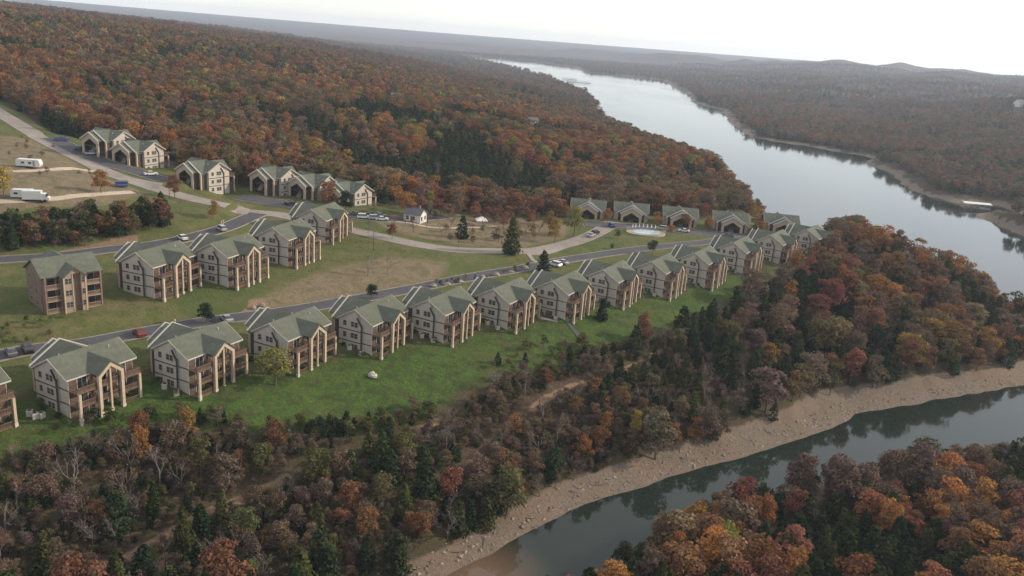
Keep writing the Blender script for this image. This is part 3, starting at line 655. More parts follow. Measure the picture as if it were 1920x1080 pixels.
for i, (px, py) in enumerate(LOWER):
    p = un(px, py, 22.0); a = radians(LANG[i])
    if i == 0: p = un(30, 797, 22.0) - np.array([cos(a), sin(a)]) * 12.7
    X = np.array([cos(a), sin(a)]); Y = np.array([-sin(a), cos(a)])
    o = p - X * 0.45 + Y * 2.45
    place_block(o[0], o[1], 22.0, a, lab_low[i], 'apartment blocks of the lower lakeside row')
UPPER = [((308, 562), 71, 'upper-row apartment block next to the brown stone block, with green lawn before it'), ((445, 540), 71, 'middle apartment block of the upper row above the grass bank'), ((556, 502), 74, 'upper-row apartment block whose roof overlaps the last one by the parking court'), ((624, 461), 75, 'last apartment block of the upper row, beside the parking court with cars')]
for (px, py), ang, lb in UPPER:
    p = un(px, py, 29.0); a = radians(ang); X = np.array([cos(a), sin(a)]); Y = np.array([-sin(a), cos(a)]); o = p - X * 0.45 + Y * 2.45
    place_block(o[0], o[1], 29.0, a, lb, 'apartment blocks of the upper row')
# blocks along the hill road: the end wall faces right, the porch faces the road
HILL = [((214, 300), 41, 66, 'topmost cream apartment block on the hill road beside the dark parked cars'), ((271, 321), 38.5, 66, 'second cream apartment block down the hill road, above the triangle of lawn'), ((391, 361), 35.5, 60, 'bright cream apartment block standing alone by the tall yellow-green poplar'),
        ((526, 367), 34, 60, 'cream apartment block at the head of the parking court, first of three in a row'), ((598, 377), 33, 60, 'apartment block behind a rust-brown tree in the parking court'), ((664, 386), 32.5, 57, 'apartment block beside the round dark evergreen in the parking court')]
DROP = [0, 0, 0, .8, 1.5, 2.6]
for (px, py), z, v, lb in HILL:
    p = un(px, py, z); yl = radians(v + 180); xa = yl - pi / 2        # local +Y points back to the road
    Y = np.array([cos(yl), sin(yl)]); o = p - Y * BD
    place_block(o[0], o[1], z - 0.6 - DROP.pop(0), xa, lb, 'apartment blocks along the hill road')
FARB = [((1075, 408), (1124, 413), 'far apartment block beside the pale yellow willow clump'), ((1152, 414), (1213, 420), 'far apartment block behind the swimming pool'), ((1245, 423), (1307, 429), 'far apartment block just past the pool with a round dark porch'),
        ((1340, 432), (1403, 438), 'far apartment block beside the golden yellow tree'), ((1437, 436), (1499, 442), 'last far apartment block, low among trees past the golden yellow tree')]
for pa, pb, lb in FARB:
    A = un(*pa, 26.0); B = un(*pb, 26.0); m = (A + B) / 2; d = (B - A); ang = atan2(d[1], d[0]) + pi
    X = np.array([cos(ang), sin(ang)]); Y = np.array([-sin(ang), cos(ang)]); o = m - X * BL / 2 - Y * (BD + 4.3)
    place_block(o[0], o[1], 21.9, ang, lb, 'far apartment blocks by the pool')

# brown stone block with the tan centre bay
def make_brown():
    r = empty('apartment_block')
    L, D, eh = 14.4, 10.0, 8.2; rh = eh + D / 2 * PITCHR
    MB().prism([(0.9, -3), (D, -3), (D, eh), (D / 2, rh), (0.9, eh + 0.5)], 'x', 0, L).build('wall', M['brick'], r)
    rf = gable_roof_x(MB(), -0.5, L + 0.5, 0, D, eh).build('roof', M['roof'], r)
    MB().box(-0.5, L + 0.5, -0.62, -0.47, eh - 0.36, eh - 0.12).build('gutter', M['band'], rf)
    b0, b1 = 4.4, 10.0; xm = (b0 + b1) / 2; hw = (b1 - b0) / 2; pk = 8.0 + hw * 0.72
    MB().prism([(b0, -3), (6.75, -3), (6.75, 8.0 + (6.75 - b0) * 0.72), (b0, 8.0)], 'y', -1.6, 0.95).build('bay_wall', M['tan'], r)
    MB().prism([(8.75, -3), (b1, -3), (b1, 8.0), (8.75, 8.0 + (b1 - 8.75) * 0.72)], 'y', -1.6, 0.95).build('bay_wall', M['tan'], r)
    MB().prism([(6.75, -3), (8.75, -3), (8.75, 8.6), (6.75, 8.6)], 'y', -0.8, 0.95).build('bay_recess', M['brick'], r)
    MB().prism([(6.75, 8.6), (8.75, 8.6), (8.75, 8.0 + (b1 - 8.75) * 0.72), (xm, pk), (6.75, 8.0 + (6.75 - b0) * 0.72)], 'y', -1.58, 0.95).build('bay_gable', M['tan'], r)
    MB().box(6.55, 6.75, -1.72, -1.5, -2.0, 8.7).build('bay_trim', M['cream'], r)
    for x in (b0 + 0.13, b1 - 0.13): MB().box(x - 0.16, x + 0.16, -1.7, -1.5, -2.0, 7.9).build('bay_trim', M['cream'], r)
    g = MB()
    for s in (-1, 1):
        xe = xm + s * (hw + 0.4); ze = pk - (hw + 0.4) * 0.72
        g.slab([(xm, -2.1, pk + 0.2), (xm, 4.2, pk + 0.2), (xe, 0.6, ze + 0.2), (xe, -2.1, ze + 0.2)], 0.2)
    g.build('bay_roof', M['roof'], r)
    for z in LV:
        window(r, -1.6, 'y', 5.2, z + 0.9, 0.7, 1.2, -1); window(r, -1.6, 'y', 6.05, z + 0.9, 0.7, 1.2, -1); window(r, -1.6, 'y', 9.35, z + 0.9, 0.75, 1.2, -1)
        for a, b in ((0.6, 4.1), (10.3, 13.8)):
            MB().box(a, b, -0.95, 0.86, z - 0.25, z).build('balcony_deck', M['tan'], r); railing(r, a + 0.08, b - 0.08, -0.9, 0.8, z, mat='tan')
            xx = (a + b) / 2
            f = MB().box(xx - 1.05, xx - 0.95, 0.8, 0.93, z, z + 2.2).box(xx + 0.95, xx + 1.05, 0.8, 0.93, z, z + 2.2).box(xx - 0.95, xx + 0.95, 0.8, 0.93, z + 2.1, z + 2.2).build('patio_door', M['white'], r)
            MB().box(xx - 0.95, xx + 0.95, 0.84, 0.92, z, z + 2.1).build('pane', M['glass'], f)
    for x in (0.35, 4.1, 10.3, 14.05): MB().box(x - 0.2, x + 0.2, -0.98, 0.7, -3.0, eh - 0.05).build('pier', M['brick'], r)
    for z in LV:
        window(r, 0.0, 'x', 7.5, z + 0.9, 0.8, 1.1, -1); window(r, 0.0, 'x', 4.0, z + 0.9, 0.8, 1.1, -1)
    p2 = 5.0; pe = rh - p2 * PITCHR - 0.1
    MB().prism([(xm - p2, -2), (xm + p2, -2), (xm + p2, pe), (xm, pe + p2 * PITCHR), (xm - p2, pe)], 'y', D - 0.05, D + 2.2).build('porch_core', M['brick'], r)
    gable_roof_y(MB(), xm, p2, D / 2 + 0.1, D + 2.6, pe).build('porch_roof', M['roof'], r)
    return r
bb = make_brown(); A = un(84, 587, 29.0); B = un(190, 569, 29.0); a = atan2(*(B - A)[::-1])
bb.scale = (.86, 1, 1); bb.location = (A[0], A[1], 29.0); bb.rotation_euler = (0, 0, a)
tag(bb, 'brown stone apartment block with tan centre bay and side balconies', 'apartment block')
#NEXT
# ------------------------------------------------------------------ tree shapes
def leaf_mesh(name, cen, nor, size, var, trunk=None, mat=None):
    # one quad per leaf cluster; cen (n,3), nor (n,3), size (n,)
    n = len(cen); nor = nor / (np.linalg.norm(nor, axis=1)[:, None] + 1e-9)
    ref = nr.normal(size=(n, 3)); a = np.cross(nor, ref); a /= np.linalg.norm(a, axis=1)[:, None] + 1e-9; b = np.cross(nor, a)
    s = size[:, None]; el = nr.uniform(0.55, 1.0, (n, 1))
    V = np.stack([cen - a * s, cen - b * s * el + nor * s * 0.15, cen + a * s, cen + b * s * el - nor * s * 0.15], 1).reshape(-1, 3)
    tv, tf = ([], []) if trunk is None else (trunk.v, trunk.f)
    me = bpy.data.meshes.new(name)
    nv = len(V); allv = np.concatenate([V, np.array(tv).reshape(-1, 3)]) if len(tv) else V
    faces = [tuple(range(i, i + 4)) for i in range(0, nv, 4)] + [tuple(k + nv for k in f) for f in tf]
    me.from_pydata(allv.tolist(), [], faces); me.materials.append(mat or M['leaf'])
    if len(tv):
        me.materials.append(M['bark'])
        for p in me.polygons[len(cen):]: p.material_index = 1
    vv = np.ones((len(allv), 3)); vv[:nv] = np.repeat(var, 4, 0)
    set_color(me, 'leafvar', vv); return me
def leafvar(n, amt=0.28, warm=0.12):
    l = nr.uniform(1 - amt, 1 + amt, n); w = nr.uniform(-warm, warm, n)
    return np.stack([l * (1 + w * 0.6), l * (1 - w * 0.2), l * (1 - w)], -1)
def decid_points(n, rs, lobes, h=1.0, base=0.16):
    # unit tree: height 1, crown radius about 0.34, lobed outline
    L = []
    for k in range(lobes):
        t = rs.uniform(0, 1); z = base + 0.12 + t * (0.86 - base - 0.12); rad = 0.25 * math.sqrt(max(0.05, 1 - ((z - 0.52) / 0.42) ** 2)); ang = rs.uniform(0, 2 * pi); q = rad * math.sqrt(rs.uniform(0.15, 1))
        L.append((q * cos(ang), q * sin(ang), z, rs.uniform(0.09, 0.165)))
    L.append((0, 0, 0.86, 0.13)); L.append((0.02, 0.02, 0.60, 0.2)); L.append((-0.02, 0.0, 0.38, 0.19))
    cs = []; ns = []
    for i in range(n):
        l = L[rs.randint(len(L))]; d = rs.normal(size=3); d /= np.linalg.norm(d) + 1e-9
        if d[2] < -0.55: d[2] *= -0.6
        f = rs.uniform(0.72, 1.06)
        cs.append((l[0] + d[0] * l[3] * f, l[1] + d[1] * l[3] * f, l[2] + d[2] * l[3] * f * 0.85)); ns.append(d + rs.normal(size=3) * 0.55)
    return np.array(cs), np.array(ns)
def cedar_points(n, rs, slim=0.24):
    cs = []; ns = []; ph = rs.uniform(0, 6.28)
    arms = [(rs.uniform(0, 6.28), rs.uniform(0.02, 0.95) ** 1.3, rs.uniform(0.75, 1.2)) for _ in range(70)]
    for i in range(n):
        a, z, g = arms[rs.randint(len(arms))] if rs.rand() < .6 else (rs.uniform(0, 6.28), rs.uniform(0.02, 0.97) ** 1.4, rs.uniform(.8, 1.0))
        R = slim * g * (1 - z) ** 0.72 * min(1, (z + 0.08) * 6) + 0.012
        f = rs.uniform(0.25, 1.0) ** 0.6
        aa = a + rs.normal() * 0.22
        zz = z + rs.normal() * 0.018 + 0.03 * f
        cs.append((R * f * cos(aa), R * f * sin(aa), min(max(zz, 0.04), 1.0))); ns.append((cos(aa) * 0.8, sin(aa) * 0.8, 0.6) + rs.normal(size=3) * 0.5)
    return np.array(cs), np.array(ns)
def trunk_mb(rs, top=0.62, r=0.018, limbs=5):
    m = MB(); p = Vector((0, 0, -0.04)); segs = 3
    for k in range(segs):
        q = Vector((rs.normal() * 0.012, rs.normal() * 0.012, top * (k + 1) / segs)); m.cyl(p, q, r * (1 - 0.28 * k), r * (1 - 0.28 * (k + 1)), 6); p = q
    for k in range(limbs):
        z = rs.uniform(0.3, top); a = rs.uniform(0, 6.28); m.cyl((0, 0, z), (0.2 * cos(a), 0.2 * sin(a), z + 0.18), r * 0.45, r * 0.15, 4)
    return m
def bare_mb(rs):
    m = MB()
    def grow(p, d, l, r, lev):
        q = p + d * l; m.cyl(p, q, r, r * 0.65, 5 if lev < 2 else 3)
        if lev == 4: return
        for k in range(3 if lev < 3 else 2):
            nd = (d + Vector((rs.normal() * 0.55, rs.normal() * 0.55, rs.normal() * 0.25 + 0.18))).normalized()
            grow(p + d * l * rs.uniform(0.55, 1.0), nd, l * rs.uniform(0.55, 0.8), r * 0.6, lev + 1)
    grow(Vector((0, 0, -0.03)), Vector((0, 0, 1)), 0.34, 0.017, 0)
    return m
rs = np.random.RandomState(3)
DEC, CED, BAR = [], [], []
for k in range(6):
    c, n = decid_points(1500, rs, 10 + 2 * k); DEC.append((leaf_mesh('crown', c, n, rs.uniform(0.015, 0.032, len(c)), leafvar(len(c))), trunk_mb(rs).mesh('trunk', M['bark'])))
for k in range(5):
    c, n = cedar_points(900, rs, 0.24 + 0.03 * k); CED.append((leaf_mesh('crown', c, n, rs.uniform(0.022, 0.048, len(c)), leafvar(len(c), 0.35, 0.1)), trunk_mb(rs, 0.85, 0.016, 0).mesh('trunk', M['bark'])))
for k in range(4):
    b = bare_mb(rs); tips = np.array(b.v)[rs.choice(len(b.v), 150)]; tips = tips[tips[:, 2] > 0.45] + rs.normal(size=(int((tips[:, 2] > 0.45).sum()), 3)) * 0.03
    BAR.append((leaf_mesh('crown', tips, rs.normal(size=tips.shape), rs.uniform(0.010, 0.020, len(tips)), leafvar(len(tips), 0.3)), b.mesh('trunk', M['palebark'])))
def far_proto(kind, n, sz):
    c, nn = decid_points(n, rs, 7) if kind == 'd' else cedar_points(n, rs, 0.27)
    return leaf_mesh('far_' + kind, c, nn, rs.uniform(sz * 0.7, sz * 1.3, n), leafvar(n, 0.3))
NEARP = {'d': [leaf_mesh('near_d', *decid_points(720, rs, 9), rs.uniform(0.018, 0.036, 720), leafvar(720), trunk_mb(rs)) for _ in range(5)],
         'c': [leaf_mesh('near_c', *cedar_points(420, rs, 0.25 + 0.03 * i), rs.uniform(0.03, 0.058, 420), leafvar(420, 0.35), trunk_mb(rs, 0.85, 0.016, 0)) for i in range(4)]}
FARP = {'d': [far_proto('d', 270, 0.05) for _ in range(4)], 'c': [far_proto('c', 170, 0.05) for _ in range(3)]}
_bb = []
for k in range(3):
    b = bare_mb(rs); tips = np.array(b.v)[rs.choice(len(b.v), 110)]; tips = tips[tips[:, 2] > 0.45]
    m_ = leaf_mesh('near_b', tips, rs.normal(size=tips.shape), rs.uniform(0.012, 0.02, len(tips)), leafvar(len(tips), 0.3), b); m_.materials[1] = M['palebark']; _bb.append(m_)
NEARP['b'] = _bb

PAL = {'rust': (.190, .100, .056), 'orange': (.27, .132, .052), 'brown': (.150, .108, .076), 'red': (.190, .082, .056), 'tan': (.175, .134, .072), 'yellow': (.31, .235, .062), 'plum': (.138, .096, .074), 'olive': (.112, .106, .046), 'gold': (.25, .155, .052), 'lime': (.200, .195, .060),
       'cedar': (.034, .048, .023), 'pine': (.025, .040, .023), 'moss': (.060, .068, .027), 'grey': (.155, .125, .100)}
COLNAME = {'rust': 'rust-brown', 'orange': 'orange', 'brown': 'dull brown', 'red': 'red', 'tan': 'tan', 'yellow': 'yellow', 'plum': 'purple-brown', 'olive': 'olive', 'gold': 'golden', 'lime': 'yellow-green', 'cedar': 'dark green', 'pine': 'blackish green', 'moss': 'mossy green', 'grey': 'grey-brown'}
ZONES = {  # weights for deciduous colours, cedar share, bare share
    'hill': (dict(rust=.27, orange=.19, brown=.22, tan=.16, red=.05, yellow=.02, plum=.04, olive=.13, gold=.05, lime=.035), .40, .07),
    'far': (dict(rust=.20, brown=.32, plum=.16, tan=.12, olive=.17, red=.03), .36, .0),
    'point': (dict(rust=.22, orange=.09, brown=.30, plum=.13, tan=.10, red=.06, olive=.10, gold=.02), .28, .10),
    'slope': (dict(brown=.40, rust=.24, plum=.12, olive=.14, orange=.04, red=.05), .40, .34),
    'cedarbank': (dict(brown=.45, plum=.2, rust=.05, olive=.3), .80, .14),
    'near': (dict(orange=.26, red=.22, rust=.22, brown=.12, gold=.06, plum=.10, lime=.02), .46, .02)}
CEDARBANK = G([(250, 980), (420, 930), (560, 890), (680, 860), (780, 845), (800, 900), (730, 980), (700, 1080), (560, 1120), (250, 1120)])
SLOPE = G([(-200, 860), (300, 800), (430, 815), (700, 815), (830, 780), (1000, 690), (1210, 615), (1300, 640), (1400, 700), (1450, 760), (1200, 850), (900, 980), (700, 1090), (-200, 1200)])
# ------------------------------------------------------------------ scatter
def scatter(x0, x1, y0, y1, sp, rmin, rmax, bmax):
    xs = np.arange(x0, x1, sp); ys = np.arange(y0, y1, sp); X, Y = np.meshgrid(xs, ys); X = X.ravel(); Y = Y.ravel()
    X = X + nr.uniform(-0.45, 0.45, len(X)) * sp; Y = Y + nr.uniform(-0.45, 0.45, len(X)) * sp
    r = np.hypot(X, Y); b = np.degrees(np.abs(np.arctan2(X, Y))); k = (r > rmin) & (r < rmax) & (b < bmax)
    X, Y = X[k], Y[k]; Z, s = base_height(X, Y); return X, Y, Z, s
TREES = []   # x, y, z, kind, height, width factor, tint, rot, colour name, zone
def pick(w):
    t = rnd.random() * sum(w.values())
    for k, v in w.items():
        t -= v
        if t <= 0: return k
    return k
def jitter(c, a=0.16):
    l = rnd.uniform(1 - a, 1 + a); return (c[0] * l * rnd.uniform(.92, 1.08), c[1] * l * rnd.uniform(.92, 1.08), c[2] * l * rnd.uniform(.88, 1.12))
HOUSES = [(1000, 212, 640, 7, 'white house on the crest of the wooded hill'), (770, 138, 1500, 12, 'pale house high in the far wood, beside the upper ridge'), (742, 180, 660, 7, 'pale house among trees on the hill crest'), (1908, 214, 1700, 16, 'pale house in the far woods across the lake')]
HPOS = [un_d(a, b, r)[:2] for a, b, r, _, _ in HOUSES]
def house_clear(x, y):      # each house has its own clearing, open towards the valley
    for hx, hy in HPOS:
        r = hypot(hx, hy); ux, uy = hx / r, hy / r; dx, dy = x - hx, y - hy; al = dx * ux + dy * uy; ac = abs(dx * uy - dy * ux)
        if ac < 7 and -r * .075 < al < 8: return True
    return False
def near_trees():
    X, Y, Z, s = scatter(-480, 480, 55, 620, 4.4, 70, 620, 46)
    dev = sdf(X, Y, DEV); slope = sdf(X, Y, SLOPE); cb = sdf(X, Y, CEDARBANK); tr = np.minimum(dline(X, Y, TRACK), dline(X, Y, TRACK2) + 0.6)
    r = np.hypot(X, Y); patch = fbm(X / 34 + 3, Y / 34, 3); patch2 = fbm(X / 60 - 8, Y / 60 + 4, 3)
    nearside = (sdf(X, Y, np.array([(-120, 40), (-25, 112), (0, 118), (25, 120), (60, 150), (120, 185), (220, 225), (330, 270), (420, 60), (100, 10)])) < 0)
    for i in range(len(X)):
        lim = 0.5 if nearside[i] else (4.0 + min(max((X[i] + 20) / 100, 0), 1) * 3.4 if r[i] < 330 else 5.0)
        if s[i] < lim or dev[i] < 2.0 or tr[i] < 2.0 or (r[i] > 550 and house_clear(X[i], Y[i])): continue
        z = 'near' if nearside[i] else 'cedarbank' if cb[i] < 0 else 'slope' if slope[i] < 0 else 'point' if (X[i] > 40 and r[i] < 480) else 'hill'
        W, cs, bs = ZONES[z]
        if z == 'slope' and rnd.random() < (0.05 if dev[i] > 10 else 0.3): continue
        cprob = cs * np.clip((patch[i] - 0.5) * 8 + 1, 0.08, 2.5)
        if z == 'hill' and 330 < r[i] < 620: cprob *= 1.35 if X[i] > -190 else 0.8
        u = rnd.random()
        if u < bs and r[i] < 600: TREES.append((X[i], Y[i], Z[i], 'b', rnd.uniform(6, 10), rnd.uniform(.9, 1.2), jitter(PAL[rnd.choice(['grey', 'brown', 'rust'])]), rnd.uniform(0, 6.28), 'grey', z)); continue
        if rnd.random() < cprob:
            k = rnd.choice(['cedar', 'cedar', 'pine', 'moss']); h = rnd.uniform(5.2, 9.5)
            TREES.append((X[i], Y[i], Z[i], 'c', h, rnd.uniform(.95, 1.35), jitter(PAL[k], .22), rnd.uniform(0, 6.28), k, z))
        else:
            w = dict(W)
            if patch2[i] > 0.55:
                for q in ('orange', 'red', 'gold', 'rust'): w[q] = w.get(q, 0) * 2.2
            elif patch2[i] < 0.45:
                for q in ('brown', 'plum', 'olive', 'tan'): w[q] = w.get(q, 0) * 2.6
            k = pick(w)
            if z == 'near' and k in ('orange', 'red', 'gold', 'rust') and rnd.random() < .6: W_ = 1.3
            else: W_ = 1.0
            h = rnd.uniform(7.0, 13.5) * (0.6 if z in ('slope', 'cedarbank') else 1) * (0.86 if z == 'near' else 1) * (1.0 if (z == 'point' and X[i] > 140) else 1)
            TREES.append((X[i], Y[i], Z[i], 'd', h, rnd.uniform(.82, 1.4), jitter(tuple(v * W_ for v in PAL[k])), rnd.uniform(0, 6.28), k, z))
near_trees()
# trees that can be picked out in the photograph, each at its own spot
def solo(px, py, kind, h, k, wf=1.0, label=None, cat=None, name=None):
    p = G([(px, py)])[0]; SOLO.append((p[0], p[1], gz(p[0], p[1]), kind, h, wf, PAL[k], rnd.uniform(0, 6.28), k, 'solo', label, cat, name))
SOLO = []
solo(516, 722, 'd', 8.6, 'lime', 1.4, 'round yellow-green tree hiding the corner of a lower-row block')
solo(958, 478, 'c', 12.5, 'moss', 1.15, 'tall green conifer standing alone by the bend of the road')
solo(1018, 512, 'c', 7.0, 'cedar', 1.5, 'small dark conifer beside the concrete footpath')
solo(388, 607, 'd', 5.4, 'pine', 1.35, 'round dark evergreen bush tree at the edge of the lower lane')
solo(695, 562, 'd', 4.6, 'pine', 1.3, 'dark evergreen bush behind the lower row roofs, on the bank')
solo(1128, 600, 'c', 6.6, 'pine', 1.35, 'small dark cedar in front of a lower-row end wall')
solo(440, 345, 'd', 13, 'lime', .62, 'tall slim yellow-green poplar beside the bright cream block')
solo(328, 372, 'd', 8.5, 'red', 1.0, 'dull red tree beside the hill road bend')
solo(400, 408, 'd', 6.5, 'gold', 1.0, 'small golden tree on the grass wedge between two roads')
solo(340, 398, 'b', 6.5, 'brown', 1.1, 'leafless small tree on the grass wedge between two roads')
solo(190, 362, 'd', 8.0, 'orange', 1.1, 'orange tree beside the blue box by the road')
solo(8, 372, 'd', 9.5, 'yellow', 1.3, 'bright yellow tree beside the white trucks')
solo(648, 398, 'd', 8.5, 'pine', 1.1, 'round dark evergreen in the parking court')
solo(613, 394, 'd', 11.0, 'rust', 1.1, 'rust-brown round tree in the parking court')
solo(805, 400, 'd', 9.0, 'lime', .7, 'slim yellow tree behind the white cottage')
solo(866, 447, 'c', 8.0, 'pine', 1.2, 'dark cedar between the bare shrubs of the median')
solo(690, 518, 'b', 9.5, 'grey', 1.0, 'taller of two leafless trees on the dry bank')
solo(727, 514, 'b', 7.5, 'brown', .9, 'shorter of two leafless trees on the dry bank')
solo(735, 448, 'd', 5.5, 'red', 1.1, 'small dull red tree at the inner edge of the road bend')
solo(1040, 455, 'd', 9.5, 'gold', .9, 'pale golden willow nearest the road in the median')
solo(1075, 442, 'd', 12, 'lime', 1.1, 'broad pale yellow willow before the far blocks')
solo(1030, 442, 'd', 10.0, 'gold', .8, 'slim pale golden willow behind another in the median')
solo(1157, 447, 'd', 3.6, 'olive', 1.3, 'low olive bush at the corner of the swimming pool')
solo(1258, 440, 'd', 4.0, 'orange', 1.5, 'low orange bush at the end of the swimming pool')
solo(1415, 432, 'd', 11, 'gold', .95, 'golden yellow tree between two far apartment blocks')
solo(1412, 440, 'd', 5.0, 'moss', 1.4, 'mossy green bush under the golden yellow tree')
solo(1222, 478, 'd', 5.5, 'moss', 1.3, 'round green tree rising behind a lower-row roof')
solo(1147, 465, 'd', 2.0, 'pine', 1.4, 'low dark bush on the grass strip below the pool')
solo(1205, 642, 'd', 9.0, 'red', .85, 'upright red tree at the lawn edge below the lower row')
solo(265, 870, 'd', 8.0, 'orange', .75, 'slim orange sapling on the bank, the lower of two')
solo(352, 832, 'd', 8.0, 'gold', .75, 'slim amber sapling on the bank, the upper of two')
solo(1190, 820, 'd', 7.5, 'yellow', .7, 'ragged yellow tree above the pebble shore')
solo(1690, 545, 'd', 8.5, 'yellow', 1.1, 'bright yellow tree in the woods of the point')
solo(820, 275, 'd', 9.0, 'lime', 1.3, 'yellow-green tree high in the hillside wood')
for q in ((1285, 428), (1138, 418), (1328, 432), (1232, 424), (1425, 440), (1060, 412)): solo(*q, 'd', 6.5, rnd.choice(['orange', 'rust', 'gold']), 1.2, 'autumn tree standing between the far blocks')
# scrub on the bank behind the upper lane, left
def scrub(poly, n, kinds, hs, group):
    P = G(poly); x0, y0 = P.min(0); x1, y1 = P.max(0)
    x = nr.uniform(x0, x1, n * 12); y = nr.uniform(y0, y1, n * 12); ok = sdf(x, y, P) < 0
    if group == 'slope': ok &= np.minimum(dline(x, y, TRACK), dline(x, y, TRACK2)) > 1.4; ok &= shore_s(x, y) > 7
    x, y = x[ok][:n], y[ok][:n]; z = height(x, y)
    for k in range(len(x)):
        c = rnd.choice(kinds); kd = 'c' if c in ('cedar', 'pine') and rnd.random() < .6 else 'd'
        TREES.append((x[k], y[k], z[k], kd, rnd.uniform(*hs), rnd.uniform(1.0, 1.4), jitter(PAL[c]), rnd.uniform(0, 6.28), c, group))
scrub([(-40, 440), (0, 430), (150, 425), (270, 410), (318, 405), (310, 428), (250, 440), (140, 462), (0, 466), (-40, 470)], 110, ['cedar', 'cedar', 'pine', 'olive', 'brown', 'moss', 'rust'], (4.5, 8.5), 'thicket')
scrub([(730, 415), (850, 400), (1000, 408), (1040, 420), (960, 430), (850, 430), (760, 425)], 30, ['plum', 'red', 'brown', 'rust'], (3.0, 7), 'median')
scrub([(690, 392), (760, 388), (1060, 398), (1330, 412), (1330, 405), (1060, 390), (760, 380)], 46, ['red', 'rust', 'plum', 'orange', 'brown', 'tan'], (6, 11), 'median')
scrub([(760, 440), (860, 428), (1000, 432), (1010, 452), (880, 460)], 16, ['brown', 'tan', 'red', 'gold'], (2, 5), 'median')
scrub([(720, 398), (860, 392), (1000, 398), (1070, 402), (1060, 412), (900, 408), (740, 410)], 40, ['red', 'rust', 'plum', 'orange', 'brown'], (6, 11), 'median')
scrub([(0, 250), (90, 268), (180, 325), (200, 350), (100, 345), (0, 300)], 14, ['brown', 'olive', 'rust'], (1.2, 2.6), 'field')
scrub([(100, 815), (330, 790), (560, 832), (700, 818), (830, 785), (800, 760), (650, 800), (500, 810), (350, 775), (120, 800)], 90, ['pine', 'moss', 'olive', 'brown', 'cedar'], (1.6, 4.2), 'bank')
scrub([(880, 735), (960, 650), (1040, 640), (1130, 660), (1200, 640), (1100, 700), (950, 740)], 45, ['pine', 'moss', 'olive', 'plum', 'brown'], (1.8, 4.6), 'bank')
scrub([(780, 545), (900, 525), (1000, 505), (1000, 498), (900, 512), (770, 535)], 16, ['olive', 'brown', 'pine', 'tan'], (0.9, 2.2), 'lanebank')
scrub([(0, 600), (170, 590), (60, 640), (0, 650)], 14, ['olive', 'moss', 'tan'], (0.8, 1.8), 'lanebank')
scrub([(-60, 870), (300, 805), (430, 825), (700, 825), (830, 790), (1000, 700), (1210, 625), (1300, 650), (1400, 720), (1200, 845), (900, 970), (720, 1070), (500, 1120), (-60, 1120)], 2800, ['olive', 'brown', 'plum', 'moss', 'grey', 'pine', 'brown', 'grey'], (1.0, 3.1), 'slope')
scrub([(1080, 1110), (1170, 1055), (1310, 970), (1510, 910), (1710, 880), (1930, 852), (1990, 900), (1700, 925), (1520, 950), (1320, 1020), (1180, 1120)], 150, ['pine', 'cedar', 'moss', 'brown', 'rust'], (2.5, 6.5), 'near')
for q in ((740, 432), (775, 436), (800, 428), (828, 440), (845, 432), (880, 436), (905, 430), (930, 440), (955, 432), (985, 442), (1000, 428), (760, 424), (690, 438), (1010, 440)):
    _p = G([q])[0]; TREES.append((_p[0], _p[1], gz(*_p), 'b', rnd.uniform(5.5, 9), 1.0, jitter(PAL[rnd.choice(['brown', 'rust', 'red'])]), rnd.uniform(0, 6.28), 'grey', 'median'))
# ---- individuals that show largest; everything else goes into the woods
_tr = np.array([(t[0], t[1], t[2] + t[4] * .6) for t in TREES]); px_, py_, w_ = project(_tr)
_vis = (px_ > -20) & (px_ < 1940) & (py_ > -20) & (py_ < 1110)
size_ = np.array([t[4] * (t[5] if t[3] == 'd' else .8) for t in TREES]) / w_ * _vis
IND = set()
for kd, nmax in (('d', 225), ('c', 255), ('b', 125)):
    ids = [i for i in np.argsort(-size_ - np.array([9.0 * (t[9] == 'median' and t[3] == 'b') for t in TREES])) if TREES[i][3] == kd and size_[i] > 0][:nmax]; IND.update(int(i) for i in ids)
WHERE = {'near': 'on the near bank of the cove', 'cedarbank': 'on the dark bank below the dirt track', 'slope': 'on the slope below the lower row', 'point': 'in the woods of the point', 'hill': 'in the hillside wood', 'thicket': 'in the thicket behind the upper lane', 'median': 'by the road bend near the cottage', 'field': 'in the dry field by the hill road', 'bank': 'along the foot of the lawn', 'lanebank': 'on the bank beside the lower lane'}
CATN = {'d': ('autumn_tree', 'tree', 'tree'), 'c': ('cedar_tree', 'cedar', 'cedar'), 'b': ('bare_tree', 'bare tree', 'leafless tree')}
def plant(t, label=None, group=None):
    x, y, z, kd, h, wf, tint, rot, k, zn = t[:10]
    cm, tm = rnd.choice({'d': DEC, 'c': CED, 'b': BAR}[kd])
    r = empty(CATN[kd][0] if h > 3.2 else 'shrub', (x, y, z - 0.12), rot); r.scale = (h * wf, h * wf, h)
    c = link(bpy.data.objects.new('crown', cm), r); c['tint'] = [float(v) for v in tint]; link(bpy.data.objects.new('trunk', tm), r)
    nm = CATN[kd][2] if h > 3.2 else 'shrub'
    size = ('tall ' if h > 10 else 'small ' if h < 6.3 else '') if kd == 'd' else ('tall ' if h > 8 else 'short ' if h < 6 else '')
    wide = 'broad ' if wf > 1.22 else 'slim ' if wf < 1.0 else ''
    g = f'{size}{wide}{COLNAME[k]} {nm} {WHERE.get(zn, "")}'.strip()
    tag(r, label or g, CATN[kd][1] if h > 3.2 else 'shrub', None if label and 'autumn tree standing' not in label else (group or g)); return r
